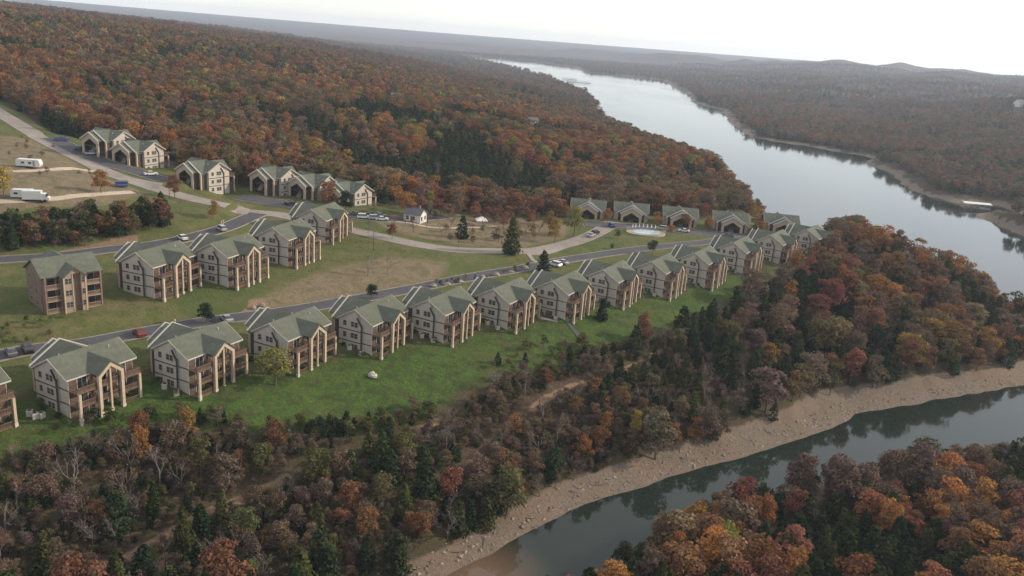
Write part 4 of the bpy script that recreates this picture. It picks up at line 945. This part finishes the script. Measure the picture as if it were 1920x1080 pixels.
for _i, (_px, _py) in enumerate(LOWER[:12]):      # dark shrubs added in place of shade at the end walls
    _p = un(_px, _py, 22.0); _a = radians(LANG[_i]); _X = np.array([cos(_a), sin(_a)]); _Y = np.array([-sin(_a), cos(_a)])
    for _k in range(3):
        _q = _p - _X * rnd.uniform(1.6, 2.6) + _Y * rnd.uniform(3.5, 11); _c = rnd.choice(['pine', 'moss', 'olive'])
        SOLO.append((_q[0], _q[1], gz(*_q), 'd', rnd.uniform(1.0, 1.8), 1.3, PAL[_c], rnd.uniform(0, 6.28), _c, 'footshade', None, None, None))
WHERE['footshade'] = 'standing in for shade at the foot of a lower-row end wall'
for t in SOLO: plant(t, t[10], 'autumn trees between the far blocks')
for i in sorted(IND): plant(TREES[i])
def forest(name, pts, protos, label):
    if not len(pts): return
    me = bpy.data.meshes.new(name); me.from_pydata([(p[0], p[1], p[2] - 0.1) for p in pts], [], [])
    n = len(pts)
    def at(nm, ty, key, arr): a = me.attributes.new(nm, ty, 'POINT'); a.data.foreach_set(key, np.asarray(arr).ravel())
    at('tint', 'FLOAT_VECTOR', 'vector', np.array([p[6] for p in pts], np.float32))
    at('scl', 'FLOAT_VECTOR', 'vector', np.array([(p[4] * p[5], p[4] * p[5], p[4]) for p in pts], np.float32))
    at('rotz', 'FLOAT_VECTOR', 'vector', np.array([(0, 0, p[7]) for p in pts], np.float32))
    at('pick', 'INT', 'value', nr.randint(0, len(protos), n).astype(np.int32))
    o = link(bpy.data.objects.new(name, me))
    ng = bpy.data.node_groups.new(name, 'GeometryNodeTree')
    ng.interface.new_socket('Geometry', in_out='INPUT', socket_type='NodeSocketGeometry'); ng.interface.new_socket('Geometry', in_out='OUTPUT', socket_type='NodeSocketGeometry')
    gi = ng.nodes.new('NodeGroupInput'); go = ng.nodes.new('NodeGroupOutput'); jn = ng.nodes.new('GeometryNodeJoinGeometry'); ip = ng.nodes.new('GeometryNodeInstanceOnPoints')
    for p in protos:
        po = bpy.data.objects.new(p.name, p); oi = ng.nodes.new('GeometryNodeObjectInfo'); oi.inputs['Object'].default_value = po; oi.inputs['As Instance'].default_value = True
        ng.links.new(oi.outputs['Geometry'], jn.inputs[0])
    def na(nm, ty):
        a = ng.nodes.new('GeometryNodeInputNamedAttribute'); a.data_type = ty; a.inputs['Name'].default_value = nm; return a.outputs[0]
    ng.links.new(gi.outputs[0], ip.inputs['Points']); ng.links.new(jn.outputs[0], ip.inputs['Instance']); ip.inputs['Pick Instance'].default_value = True
    ng.links.new(na('pick', 'INT'), ip.inputs['Instance Index']); ng.links.new(na('scl', 'FLOAT_VECTOR'), ip.inputs['Scale']); ng.links.new(na('rotz', 'FLOAT_VECTOR'), ip.inputs['Rotation'])
    ng.links.new(ip.outputs[0], go.inputs[0])
    md = o.modifiers.new('woods', 'NODES'); md.node_group = ng
    tag(o, label, 'woods', kind='stuff'); return o
rest = [t for i, t in enumerate(TREES) if i not in IND]
forest('hillside_broadleaf_woods', [t for t in rest if t[3] == 'd'], NEARP['d'], 'rust and orange broadleaf woods covering the hillside and the point')
forest('hillside_cedar_woods', [t for t in rest if t[3] == 'c'], NEARP['c'], 'dark green cedars mixed through the hillside woods')
forest('bare_thicket', [t for t in rest if t[3] == 'b'], NEARP['b'], 'leafless grey trees mixed through the shore woods')
FT = []
def far_trees(sp, r0, r1, hs, bmax, x):
    X, Y, Z, s = scatter(-x, x, r0 * .6, r1, sp, r0, r1, bmax); p1 = fbm(X / 90, Y / 90, 3); p2 = fbm(X / 200 + 9, Y / 200, 3)
    W, cs, _ = ZONES['far']; Wh = ZONES['hill'][0]
    for i in range(len(X)):
        if s[i] < 11 + sp * .3 or house_clear(X[i], Y[i]): continue
        b = math.degrees(math.atan2(X[i], Y[i]))
        if rnd.random() < cs * np.clip((p1[i] - .5) * 6 + 1, .1, 2.6):
            k = rnd.choice(['cedar', 'pine', 'moss']); FT.append((X[i], Y[i], Z[i], 'c', rnd.uniform(*hs) * .8, rnd.uniform(1.1, 1.6), jitter(PAL[k], .2), rnd.uniform(0, 6.28)))
        else:
            w = Wh if (Y[i] < 1000 and X[i] < 60) else W
            k = pick({q: v * (2 if (q in ('rust', 'red', 'orange')) == (p2[i] > .5) else 1) for q, v in w.items()})
            FT.append((X[i], Y[i], Z[i], 'd', rnd.uniform(*hs), rnd.uniform(1.0, 1.4), jitter(PAL[k]), rnd.uniform(0, 6.28)))
far_trees(6.6, 620, 1150, (8, 12.5), 41, 900)
far_trees(9.5, 1150, 2100, (9, 14), 39, 1500)
far_trees(18, 2100, 4600, (10, 14), 37, 3000)
forest('far_broadleaf_woods', [t for t in FT if t[3] == 'd'], FARP['d'], 'brown and plum broadleaf woods on the far shores')
forest('far_cedar_woods', [t for t in FT if t[3] == 'c'], FARP['c'], 'dark green cedars through the far shore woods')
print('TREES', len(TREES), 'FT', len(FT))
#NEXT
# ------------------------------------------------------------------ small things
def carpaint(name, c):
    m, nt, b = newmat(name); n1 = noise(nt, 1.2, 3)
    nt.links.new(mixc(nt, n1, tuple(x * .85 for x in c), c), b.inputs['Base Color']); b.inputs['Roughness'].default_value = .35; b.inputs['Metallic'].default_value = .2; return m
CP = {k: carpaint(k + '_car_paint', v) for k, v in dict(white=(.62, .62, .60), silver=(.36, .37, .39), black=(.02, .02, .023), red=(.22, .03, .025), blue=(.03, .06, .22), grey=(.12, .125, .13), green=(.05, .09, .07), tan=(.32, .27, .2)).items()}
M['tyre'] = simple('tyre_rubber', (.02, .02, .02), .9, .2); M['lamp'] = simple('lamp_glass', (.6, .6, .55), .2, .05); M['tail'] = simple('tail_lamp', (.3, .02, .02), .3, .05)
def make_car(kind, paint):
    r = empty({'sedan': 'parked_car', 'suv': 'parked_car', 'pickup': 'pickup_truck'}[kind])
    W2 = .9
    if kind == 'sedan': low = [(-2.25, .35), (2.25, .35), (2.3, .62), (2.15, .82), (1.0, .95), (-1.45, .98), (-2.25, .88)]; cab = [(1.15, .93), (.45, 1.4), (-.75, 1.43), (-1.6, .96)]
    elif kind == 'suv': low = [(-2.3, .4), (2.3, .4), (2.35, .75), (2.2, .98), (1.1, 1.08), (-2.2, 1.1), (-2.32, .9)]; cab = [(1.2, 1.06), (.6, 1.68), (-1.85, 1.72), (-2.15, 1.08)]
    else: low = [(-2.7, .45), (2.6, .45), (2.65, .85), (2.5, 1.05), (1.3, 1.12), (-2.65, 1.12), (-2.7, .9)]; cab = [(1.4, 1.1), (.8, 1.75), (-.6, 1.78), (-.85, 1.1)]
    def loft(poly, w0, w1):            # narrower towards the top
        zs = [p[1] for p in poly]; z0, z1 = min(zs), max(zs); n = len(poly); m = MB()
        ww = [w0 + (w1 - w0) * (p[1] - z0) / (z1 - z0) for p in poly]
        v = [(p[0], -w, p[1]) for p, w in zip(poly, ww)] + [(p[0], w, p[1]) for p, w in zip(poly, ww)]
        return m.add(v, [tuple(range(n)), tuple(range(n, 2 * n))[::-1]] + [(i, n + i, n + (i + 1) % n, (i + 1) % n) for i in range(n)])
    loft(low, W2, W2 * .95).build('body', CP[paint], r)
    loft(cab, W2 * .93, W2 * .74).build('windows', M['glass'], r)
    t = [p for p in cab if p[1] > cab[0][1] + .3]
    MB().box(t[1][0] - .05, t[0][0] + .05, -W2 * .76, W2 * .76, max(p[1] for p in cab) - .03, max(p[1] for p in cab) + .04).build('roof_panel', CP[paint], r)
    for x in (-1.4, 1.42):
        for s in (-1, 1):
            w = MB().cyl((x, s * (W2 - .18), .33), (x, s * (W2 + .03), .33), .33, .33, 12).build('wheel', M['tyre'], r)
            MB().cyl((x, s * (W2 + .02), .33), (x, s * (W2 + .045), .33), .19, .17, 8).build('rim', M['metal'], w)
    for s in (-1, 1):
        MB().box(low[2][0] - .12, low[2][0] + .02, s * .62 - .18, s * .62 + .18, .62, .76).build('headlight', M['lamp'], r)
        MB().box(low[0][0] - .06, low[0][0] + .05, s * .7 - .12, s * .7 + .12, .68, .86).build('tail_light', M['tail'], r)
    if kind == 'pickup': MB().box(-2.55, -.95, -.7, .7, 1.11, 1.14).build('bed_floor', M['tyre'], r)
    return r
_cars = {}
def car(px, py, head, kind, paint, label):
    p = G([(px, py)])[0]; k = (kind, paint)
    if k not in _cars: o = _cars[k] = make_car(kind, paint)
    else: o = copy_tree(_cars[k])
    o.location = (p[0], p[1], gz(p[0], p[1]) + .17); o.rotation_euler = (0, 0, radians(head)); tag(o, label, 'car' if kind != 'pickup' else 'pickup truck', 'parked cars')
for a in ((22, 668, 130, 'sedan', 'grey', 'grey sedan in the lower lane bay beside the open end of the row'), (52, 662, 130, 'suv', 'black', 'black tall car parked behind the first lower-row block'), (262, 632, 132, 'sedan', 'red', 'red sedan parked between two lower-row porches'), (425, 605, 132, 'sedan', 'silver', 'silver sedan on the lower lane near the dark bush tree'),
          (1040, 500, 140, 'suv', 'white', 'white tall car beside the small dark conifer'), (1054, 496, 140, 'sedan', 'silver', 'silver sedan beside the small dark conifer'),           (342, 452, 135, 'sedan', 'white', 'white sedan behind the upper row, first block'), (415, 434, 135, 'suv', 'silver', 'silver tall car behind the upper row, middle block'),
          (116, 264, 35, 'pickup', 'blue', 'dark blue pickup at the top of the hillside parking'), (152, 283, 35, 'suv', 'black', 'black tall car in the hillside parking below the blue pickup'), (172, 291, 35, 'sedan', 'silver', 'silver sedan in the hillside parking by the topmost block'), (283, 332, 40, 'sedan', 'white', 'white sedan in the hillside parking by the lawn triangle'),
          (545, 384, 60, 'sedan', 'black', 'black sedan in the parking court by the first of three blocks'), (575, 388, 60, 'suv', 'grey', 'grey tall car in the parking court'), (620, 396, 60, 'sedan', 'black', 'black sedan in the parking court by the rust-brown tree'),
          (668, 404, 15, 'sedan', 'green', 'green sedan at the end of the parking court'), (682, 412, 15, 'suv', 'white', 'white tall car among the court cars'), (694, 404, 15, 'sedan', 'black', 'black sedan among the court cars'), (703, 413, 15, 'suv', 'silver', 'silver tall car among the court cars'), (712, 406, 15, 'sedan', 'grey', 'grey sedan among the court cars'), (716, 414, 15, 'sedan', 'white', 'white sedan among the court cars'),
          (1108, 445, 60, 'sedan', 'silver', 'silver sedan parked at the kerb near the willows'), (1116, 440, 60, 'suv', 'black', 'black tall car parked at the kerb near the willows'), (1146, 426, 100, 'suv', 'blue', 'blue tall car by the swimming pool corner'), (1282, 436, 170, 'sedan', 'white', 'white sedan parked past the orange bush'), (1365, 444, 170, 'sedan', 'grey', 'grey sedan before the far blocks'), (1240, 432, 170, 'suv', 'tan', 'tan tall car before the far blocks')):
    car(*a)
def at(px, py): p = G([(px, py)])[0]; return p[0], p[1], gz(p[0], p[1])
# white box truck and caravan in the field
def box_truck():
    x, y, z = at(68, 378); r = empty('box_truck', (x, y, z), radians(18))
    MB().box(-3.4, 1.6, -1.2, 1.2, .8, 3.3).build('cargo_box', CP['white'], r); MB().prism([(1.65, .6), (3.6, .6), (3.65, 1.4), (3.1, 1.6), (2.7, 2.5), (1.65, 2.55)], 'y', -1.05, 1.05).build('cab', CP['white'], r)
    MB().prism([(2.78, 1.62), (3.12, 1.62), (2.76, 2.4)], 'y', -1.08, 1.08).build('cab_window', M['glass'], r); MB().box(-3.3, 3.2, -.9, .9, .45, .78).build('chassis', M['tyre'], r)
    for a in (-2.3, 2.5):
        for s in (-1, 1): MB().cyl((a, s * .8, .45), (a, s * 1.12, .45), .45, .45, 12).build('wheel', M['tyre'], r)
    tag(r, 'white box truck in the dry field beside the caravan', 'truck')
def caravan(px, py, hd, lb, L=6.0):
    x, y, z = at(px, py); r = empty('caravan', (x, y, z), radians(hd))
    MB().prism([(-L / 2, .55), (L / 2 - .3, .55), (L / 2, 1.3), (L / 2 - .3, 2.5), (L / 2 - .7, 2.75), (-L / 2 + .3, 2.75), (-L / 2, 2.4)], 'y', -1.15, 1.15).build('shell', CP['white'], r)
    for a in (-1.6, .6): MB().box(a - .5, a + .5, -1.18, -1.14, 1.4, 2.0).build('window', M['glass'], r)
    MB().box(1.5, 2.2, -1.19, -1.14, .7, 2.4).build('door', M['sash'], r); MB().beam((L / 2 - .2, 0, .5), (L / 2 + 1.1, 0, .45), .12).build('tow_bar', M['metal'], r)
    for s in (-1, 1): MB().cyl((-.3, s * .9, .33), (-.3, s * 1.14, .33), .33, .33, 12).build('wheel', M['tyre'], r)
    tag(r, lb, 'caravan')
box_truck(); caravan(44, 372, 15, 'pale caravan parked behind the white box truck in the field'); caravan(56, 314, 5, 'long low white trailer on the upper field drive', 7.5)
def dumpster():
    x, y, z = at(228, 350); r = empty('blue_dumpster', (x, y, z), radians(30))
    MB().prism([(-1.6, .15), (1.6, .15), (1.9, 1.7), (-1.9, 1.7)], 'y', -1.2, 1.2).build('bin', CP['blue'], r); MB().box(-1.95, 1.95, -1.25, 1.25, 1.71, 1.85).build('lid', CP['black'], r)
    for s in (-1, 1): MB().box(-1.5, 1.5, s * 1.28 - .06, s * 1.28 + .06, .7, .95).build('lift_pocket', M['metal'], r)
    tag(r, 'blue metal dumpster at the edge of the hill road', 'dumpster')
dumpster()
def rock(name, px, py, s, c, label, cat):
    x, y, z = at(px, py); import bmesh
    bm = bmesh.new(); bmesh.ops.create_icosphere(bm, subdivisions=3, radius=1)
    for v in bm.verts:
        n = v.co.normalized(); k = .55 + .75 * float(fbm(np.array([n.x * 1.7 + px]), np.array([n.y * 1.7 + n.z * 2.3]), 4)[0]) + .08 * rnd.random(); v.co = n * k
        v.co.x *= s[0]; v.co.y *= s[1]; v.co.z *= s[2]
    me = bpy.data.meshes.new(name); bm.to_mesh(me); bm.free(); me.materials.append(c); o = link(bpy.data.objects.new(name, me)); o.location = (x, y, z + s[2] * .35); tag(o, label, cat); return o
M['limestone'] = simple('pale_limestone', (.50, .46, .39), .9, .15, 1.5, bump=.6); M['boulder'] = simple('weathered_rock', (.30, .25, .20), .95, .3, 1.5, bump=.8)
rock('boulder', 698, 706, (1.15, .85, .8), M['limestone'], 'big white boulder lying on the green bank', 'boulder')
for i, (px, py) in enumerate(((812, 540), (838, 536), (862, 531), (905, 522), (930, 517), (958, 512), (985, 503), (780, 547), (475, 572), (490, 570))):
    o = rock('rock', px, py, (rnd.uniform(.6, 1.3), rnd.uniform(.6, 1.1), rnd.uniform(.5, .9)), M['boulder'], 'weathered rock in the bank beside the lower lane', 'rock'); o['group'] = 'rocks in the lane bank'
# swimming pool with loungers and fence
def pool():
    A = [at(*q)[:2] for q in ((1170, 436), (1205, 428), (1243, 433), (1255, 441), (1215, 445), (1175, 443))]; A = np.array(A); c = A.mean(0); z = max(gz(*p) for p in A) + .25
    th_ = np.linspace(0, 2 * pi, 28, endpoint=False); u = (A[3] - A[0]); L = np.linalg.norm(u) / 2 * .85; u /= np.linalg.norm(u); v = np.array([-u[1], u[0]]); Wd = 5.2
    el = lambda f, dz=0: [tuple(c + u * cos(t) * L * f + v * sin(t) * Wd * f) for t in th_]
    r = empty('swimming_pool', (0, 0, 0)); MB().prism(el(1.0), 'z', z - 2.5, z).build('pool_deck', M['pooldeck'], r)
    MB().prism(el(.74), 'z', z + .01, z + .14).build('coping', M['foot'], r); MB().prism(el(.70), 'z', z + .1, z + .16).build('pool_water', M['poolwater'], r)
    f = MB(); pts = el(.985)
    for i in range(28):
        p, q = pts[i], pts[(i + 1) % 28]; f.beam((*p, z), (*p, z + 1.3), .07); f.beam((*p, z + 1.2), (*q, z + 1.2), .05); f.beam((*p, z + .3), (*q, z + .3), .05)
        for k in range(1, 5): m = np.array(p) + (np.array(q) - p) * k / 5; f.beam((*m, z + .3), (*m, z + 1.2), .025)
    f.build('pool_fence', M['foot'], r); tag(r, 'oval swimming pool with pale deck and white fence beside the far blocks', 'pool')
    for i in range(7):
        t = i / 6 * 1.5 + .8; p = c + u * cos(t) * L * .86 + v * sin(t) * Wd * .86
        o = empty('pool_umbrella', (p[0], p[1], z)); MB().cyl((0, 0, 0), (0, 0, 2.4), .04, .03, 6).build('pole', M['metal'], o); MB().cyl((0, 0, 1.0), (0, 0, 2.5), .26, .06, 8).build('folded_canopy', M['cloth'], o); MB().cyl((0, 0, 0), (0, 0, .1), .35, .3, 10).build('foot', M['concrete'], o)
        tag(o, 'folded white umbrella standing along the pool edge', 'umbrella', 'folded umbrellas round the pool')
M['pooldeck'] = simple('pool_deck_paving', (.46, .38, .31), .9, .12); M['cloth'] = simple('white_canvas', (.72, .72, .70), .9, .06)
m_, nt_, b_ = newmat('pool_water'); n_ = noise(nt_, 1.0, 3); nt_.links.new(mixc(nt_, n_, (.30, .46, .52), (.48, .62, .66)), b_.inputs['Base Color']); b_.inputs['Roughness'].default_value = .08; M['poolwater'] = m_
pool()
# cottage, picnic canopy, far houses, docks
def house(name, p, rz, L, D, H, wallm, roofm, label, cat='house', pitch=.7):
    r = empty(name, p, rz)
    MB().prism([(-D / 2, -2.5), (D / 2, -2.5), (D / 2, H), (0, H + D / 2 * pitch), (-D / 2, H)], 'x', -L / 2, L / 2).build('wall', wallm, r)
    rf = MB(); k = .4
    for s in (-1, 1): rf.slab([(-L / 2 - k, 0, H + D / 2 * pitch + .18), (L / 2 + k, 0, H + D / 2 * pitch + .18), (L / 2 + k, s * (D / 2 + k), H - k * pitch + .18), (-L / 2 - k, s * (D / 2 + k), H - k * pitch + .18)], .16)
    ro = rf.build('roof', roofm, r); MB().box(L / 4 - .35, L / 4 + .35, -.35, .35, H + D / 2 * pitch - .6, H + D / 2 * pitch + 1.0).build('chimney', M['brick'], ro)
    for a in np.arange(-L / 2 + 1.5, L / 2 - 1, 2.4): window(r, -D / 2, 'y', a, .9, .9, 1.2, -1)
    for a in (-D / 4, D / 4): window(r, L / 2, 'x', a, .9, .9, 1.2, 1); window(r, -L / 2, 'x', a, .9, .9, 1.2, -1)
    d = MB().box(-.5, .5, -D / 2 - .08, -D / 2 + .02, 0, 2.1).build('door', M['clad'], r); MB().box(.3, .4, -D / 2 - .16, -D / 2 - .07, 1.0, 1.1).build('handle', M['metal'], d)
    tag(r, label, cat); return r
M['housewhite'] = simple('white_house_paint', (.68, .66, .62), .8, .06); M['greyroof'] = simple('grey_roof', (.13, .13, .135), .85, .2)
M['whiteroof'] = simple('white_metal_roof', (.74, .73, .72), .5, .05)
x, y, z = at(778, 416); house('cottage', (x, y, z), radians(-20), 6.5, 5.0, 2.9, M['housewhite'], M['greyroof'], 'small white cottage at the end of the parking court', 'cottage')
def canopy():
    x, y, z = at(902, 424); r = empty('picnic_canopy', (x, y, z), .2)
    for a in (-1.8, 1.8):
        for b in (-1.8, 1.8): MB().cyl((a, b, -.2), (a, b, 2.4), .06, .06, 8).build('post', M['foot'], r)
    m = MB(); m.add([(-2.1, -2.1, 2.35), (2.1, -2.1, 2.35), (2.1, 2.1, 2.35), (-2.1, 2.1, 2.35), (0, 0, 3.7), (-2.1, -2.1, 2.15), (2.1, -2.1, 2.15), (2.1, 2.1, 2.15), (-2.1, 2.1, 2.15)], [(0, 1, 4), (1, 2, 4), (2, 3, 4), (3, 0, 4), (0, 5, 6, 1), (1, 6, 7, 2), (2, 7, 8, 3), (3, 8, 5, 0)]); m.build('canopy_cloth', M['cloth'], r)
    tag(r, 'white peaked picnic canopy before the red trees', 'canopy')
canopy()
for (px, py, rr0, L, lb), (hx, hy) in zip(HOUSES, HPOS):
    house('house', (hx, hy, gz(hx, hy)), radians(20), L, L * .8, 6.0, M['housewhite'], M['greyroof'], lb)
def dock(name, px, py, L, Wd, hd, label, roof='whiteroof', slips=4):
    p = un(px, py, 0.0); r = empty(name, (p[0], p[1], 0), radians(hd))
    MB().box(-L / 2, L / 2, -Wd / 2, -Wd / 2 + 1.6, .1, .55).build('walkway', M['concrete'], r); MB().box(-L / 2, L / 2, Wd / 2 - 1.6, Wd / 2, .1, .55).build('walkway', M['concrete'], r)
    for i in range(slips + 1):
        x_ = -L / 2 + L * i / slips; MB().box(x_ - .4, x_ + .4, -Wd / 2 + 1.6, Wd / 2 - 1.6, .12, .5).build('finger', M['concrete'], r)
        for s in (-1, 1): MB().cyl((x_ * .97, s * (Wd / 2 - .4), .2), (x_ * .97, s * (Wd / 2 - .4), 3.6), .12, .12, 6).build('post', M['metal'], r)
    m = MB(); 
    for s in (-1, 1): m.slab([(-L / 2 - .6, 0, 4.5), (L / 2 + .6, 0, 4.5), (L / 2 + .6, s * (Wd / 2 + .5), 3.7), (-L / 2 - .6, s * (Wd / 2 + .5), 3.7)], .12)
    m.build('roof', M[roof], r); tag(r, label, 'boat dock')
dock('boat_dock', 1828, 390, 19, 8, -4, 'small boat dock with a white roof by the far spit')
dock('marina_dock', 1085, 155, 62, 12, -3, 'long covered marina dock off the far wooded point', 'metal', 8); dock('marina_dock', 1068, 149, 40, 12, -3, 'shorter covered marina dock nearer the wooded point', 'metal', 6)
def ac_unit(px, py, lb):
    x, y, z = at(px, py); r = empty('air_conditioner', (x, y, z), rnd.uniform(0, 3)); MB().box(-.5, .5, -.5, .5, -.2, .95).build('casing', M['foot'], r); MB().cyl((0, 0, .95), (0, 0, 1.0), .4, .4, 12).build('fan_grille', M['band'], r)
    for i in range(5): MB().box(-.51, .51, -.51, .51, .1 + i * .16, .13 + i * .16).build('louvre', M['metal'], r)
    tag(r, lb, 'air conditioner', 'air conditioners by the end wall')
for q in ((56, 778), (66, 783), (78, 782)): ac_unit(*q, 'white air conditioner on the grass by a lower-row end wall')
for i_ in range(2, 12):
    _p = un(*LOWER[i_], 22.0); _a = radians(LANG[i_]); _X = np.array([cos(_a), sin(_a)]); _Y = np.array([-sin(_a), cos(_a)])
    for k_ in range(2):
        q = _p - _X * 1.9 + _Y * (4.5 + k_ * 3.2); pp = project((q[0], q[1], gz(*q))); ac_unit(pp[0], pp[1], 'white air conditioner on the grass by a lower-row end wall')
def post(px, py, lb):
    x, y, z = at(px, py); r = empty('marker_post', (x, y, z)); MB().box(-.12, .12, -.12, .12, -.3, 1.7).build('shaft', M['foot'], r); MB().prism([(-.2, 1.7), (.2, 1.7), (0, 1.95)], 'y', -.2, .2).build('cap', M['foot'], r); tag(r, lb, 'post')
post(328, 612, 'white post at the lower lane near the dark bush tree'); post(415, 424, 'white post on the grass wedge by the upper lane, left of its twin'); post(419, 423, 'white post on the grass wedge by the upper lane, paired with a twin'); post(905, 447, 'white post in the median among bare shrubs')
def lamp_post(px, py, lb):
    x, y, z = at(px, py); r = empty('lamp_post', (x, y, z)); MB().cyl((0, 0, -.3), (0, 0, 6.0), .1, .06, 8).build('pole', M['band'], r); MB().cyl((0, 0, 5.9), (.9, 0, 6.1), .05, .05, 6).build('arm', M['band'], r); MB().box(.7, 1.3, -.15, .15, 6.02, 6.16).build('lamp_head', M['metal'], r); tag(r, lb, 'lamp post')
lamp_post(700, 470, 'dark lamp post at the road side near the red small tree'); lamp_post(318, 372, 'dark lamp post at the hill road bend by the dull red tree'); lamp_post(860, 455, 'dark lamp post in the median by the dark cedar')

# ------------------------------------------------------------------ loose stones and driftwood on the cove shore
def shore_stones():
    seg = np.array(cove_far); V = []; Fc = []; base_v = [(1, 0, 0), (-.6, .8, 0), (-.5, -.8, 0), (.1, .1, .8), (.2, .7, .3), (.3, -.7, .35)]
    base_f = [(0, 4, 3), (4, 1, 3), (1, 2, 3), (2, 5, 3), (5, 0, 3)]
    C = resample(seg, 2.0); n = 5200
    ii = nr.randint(0, len(C) - 1, n); t = nr.uniform(0, 1, n)[:, None]; P_ = C[ii] * (1 - t) + C[ii + 1] * t
    P_ = P_ + nr.normal(size=(n, 2)) * 4.5; zz, s_ = base_height(P_[:, 0], P_[:, 1])
    for i in range(n):
        if not (0.15 < s_[i] < 6.5): continue
        q = .14 + .5 * nr.uniform() ** 4; a = nr.uniform(0, 6.28); ca, sa = cos(a) * q, sin(a) * q; o = len(V); sx, sz = nr.uniform(.7, 1.4), nr.uniform(.5, 1)
        V += [(P_[i, 0] + v[0] * ca * sx - v[1] * sa, P_[i, 1] + v[0] * sa * sx + v[1] * ca, zz[i] - .04 + v[2] * q * sz) for v in base_v]; Fc += [tuple(k + o for k in f) for f in base_f]
    me = bpy.data.meshes.new('shore_stones'); me.from_pydata(V, [], Fc); me.materials.append(M['shorestone']); tag(link(bpy.data.objects.new('shore_stones', me)), 'loose tan and grey stones strewn along the pebble shore', 'stones', kind='stuff')
m_, nt_, b_ = newmat('shore_stone'); n_ = noise(nt_, .45, 4, .8); nt_.links.new(mixc(nt_, ramp(nt_, n_, .35, .65), (.09, .072, .056), (.30, .25, .20)), b_.inputs['Base Color']); b_.inputs['Roughness'].default_value = .95; M['shorestone'] = m_
shore_stones()
M['driftwood'] = simple('grey_driftwood', (.22, .19, .16), .9, .3)
for i in range(26):
    k = nr.randint(0, len(cove_far) - 3); t = nr.uniform(); p = np.array(cove_far[k]) * (1 - t) + np.array(cove_far[k + 1]) * t
    nrm = np.array(cove_far[k + 1]) - np.array(cove_far[k]); nrm = np.array([-nrm[1], nrm[0]]) / np.hypot(*nrm); p = p + nrm * nr.uniform(2.0, 5)
    m = MB(); a = nr.uniform(0, 6.28); L_ = nr.uniform(1.5, 4); d = Vector((cos(a), sin(a), .05)); m.cyl((0, 0, .12), d * L_, .14, .05, 6); m.cyl(d * L_ * .5, d * L_ * .5 + Vector((cos(a + 1), sin(a + 1), .5)) * .7, .06, .02, 5); m.cyl(d * L_ * .7, d * L_ * .7 + Vector((cos(a - 1), sin(a - 1), .3)) * .6, .05, .02, 5)
    o = m.build('driftwood', M['driftwood']); o.location = (p[0], p[1], gz(p[0], p[1])); tag(o, 'grey driftwood log lying on the pebble shore', 'driftwood', 'driftwood on the pebble shore')

# ------------------------------------------------------------------ air
HAZE = 0.95e-4
hz = MB().box(-9200, 9200, -60, 9800, -9, 190).build('haze', None); tag(hz, 'thin pale haze over the lake valley', 'haze', kind='stuff')
hm = bpy.data.materials.new('haze'); hm.use_nodes = True; hn = hm.node_tree; hn.nodes.clear()
pv = hn.nodes.new('ShaderNodeVolumePrincipled'); pv.inputs['Color'].default_value = (.70, .82, 1.0, 1); pv.inputs['Density'].default_value = HAZE; pv.inputs['Anisotropy'].default_value = .25
ho = hn.nodes.new('ShaderNodeOutputMaterial'); hn.links.new(pv.outputs[0], ho.inputs['Volume']); hz.data.materials.append(hm)
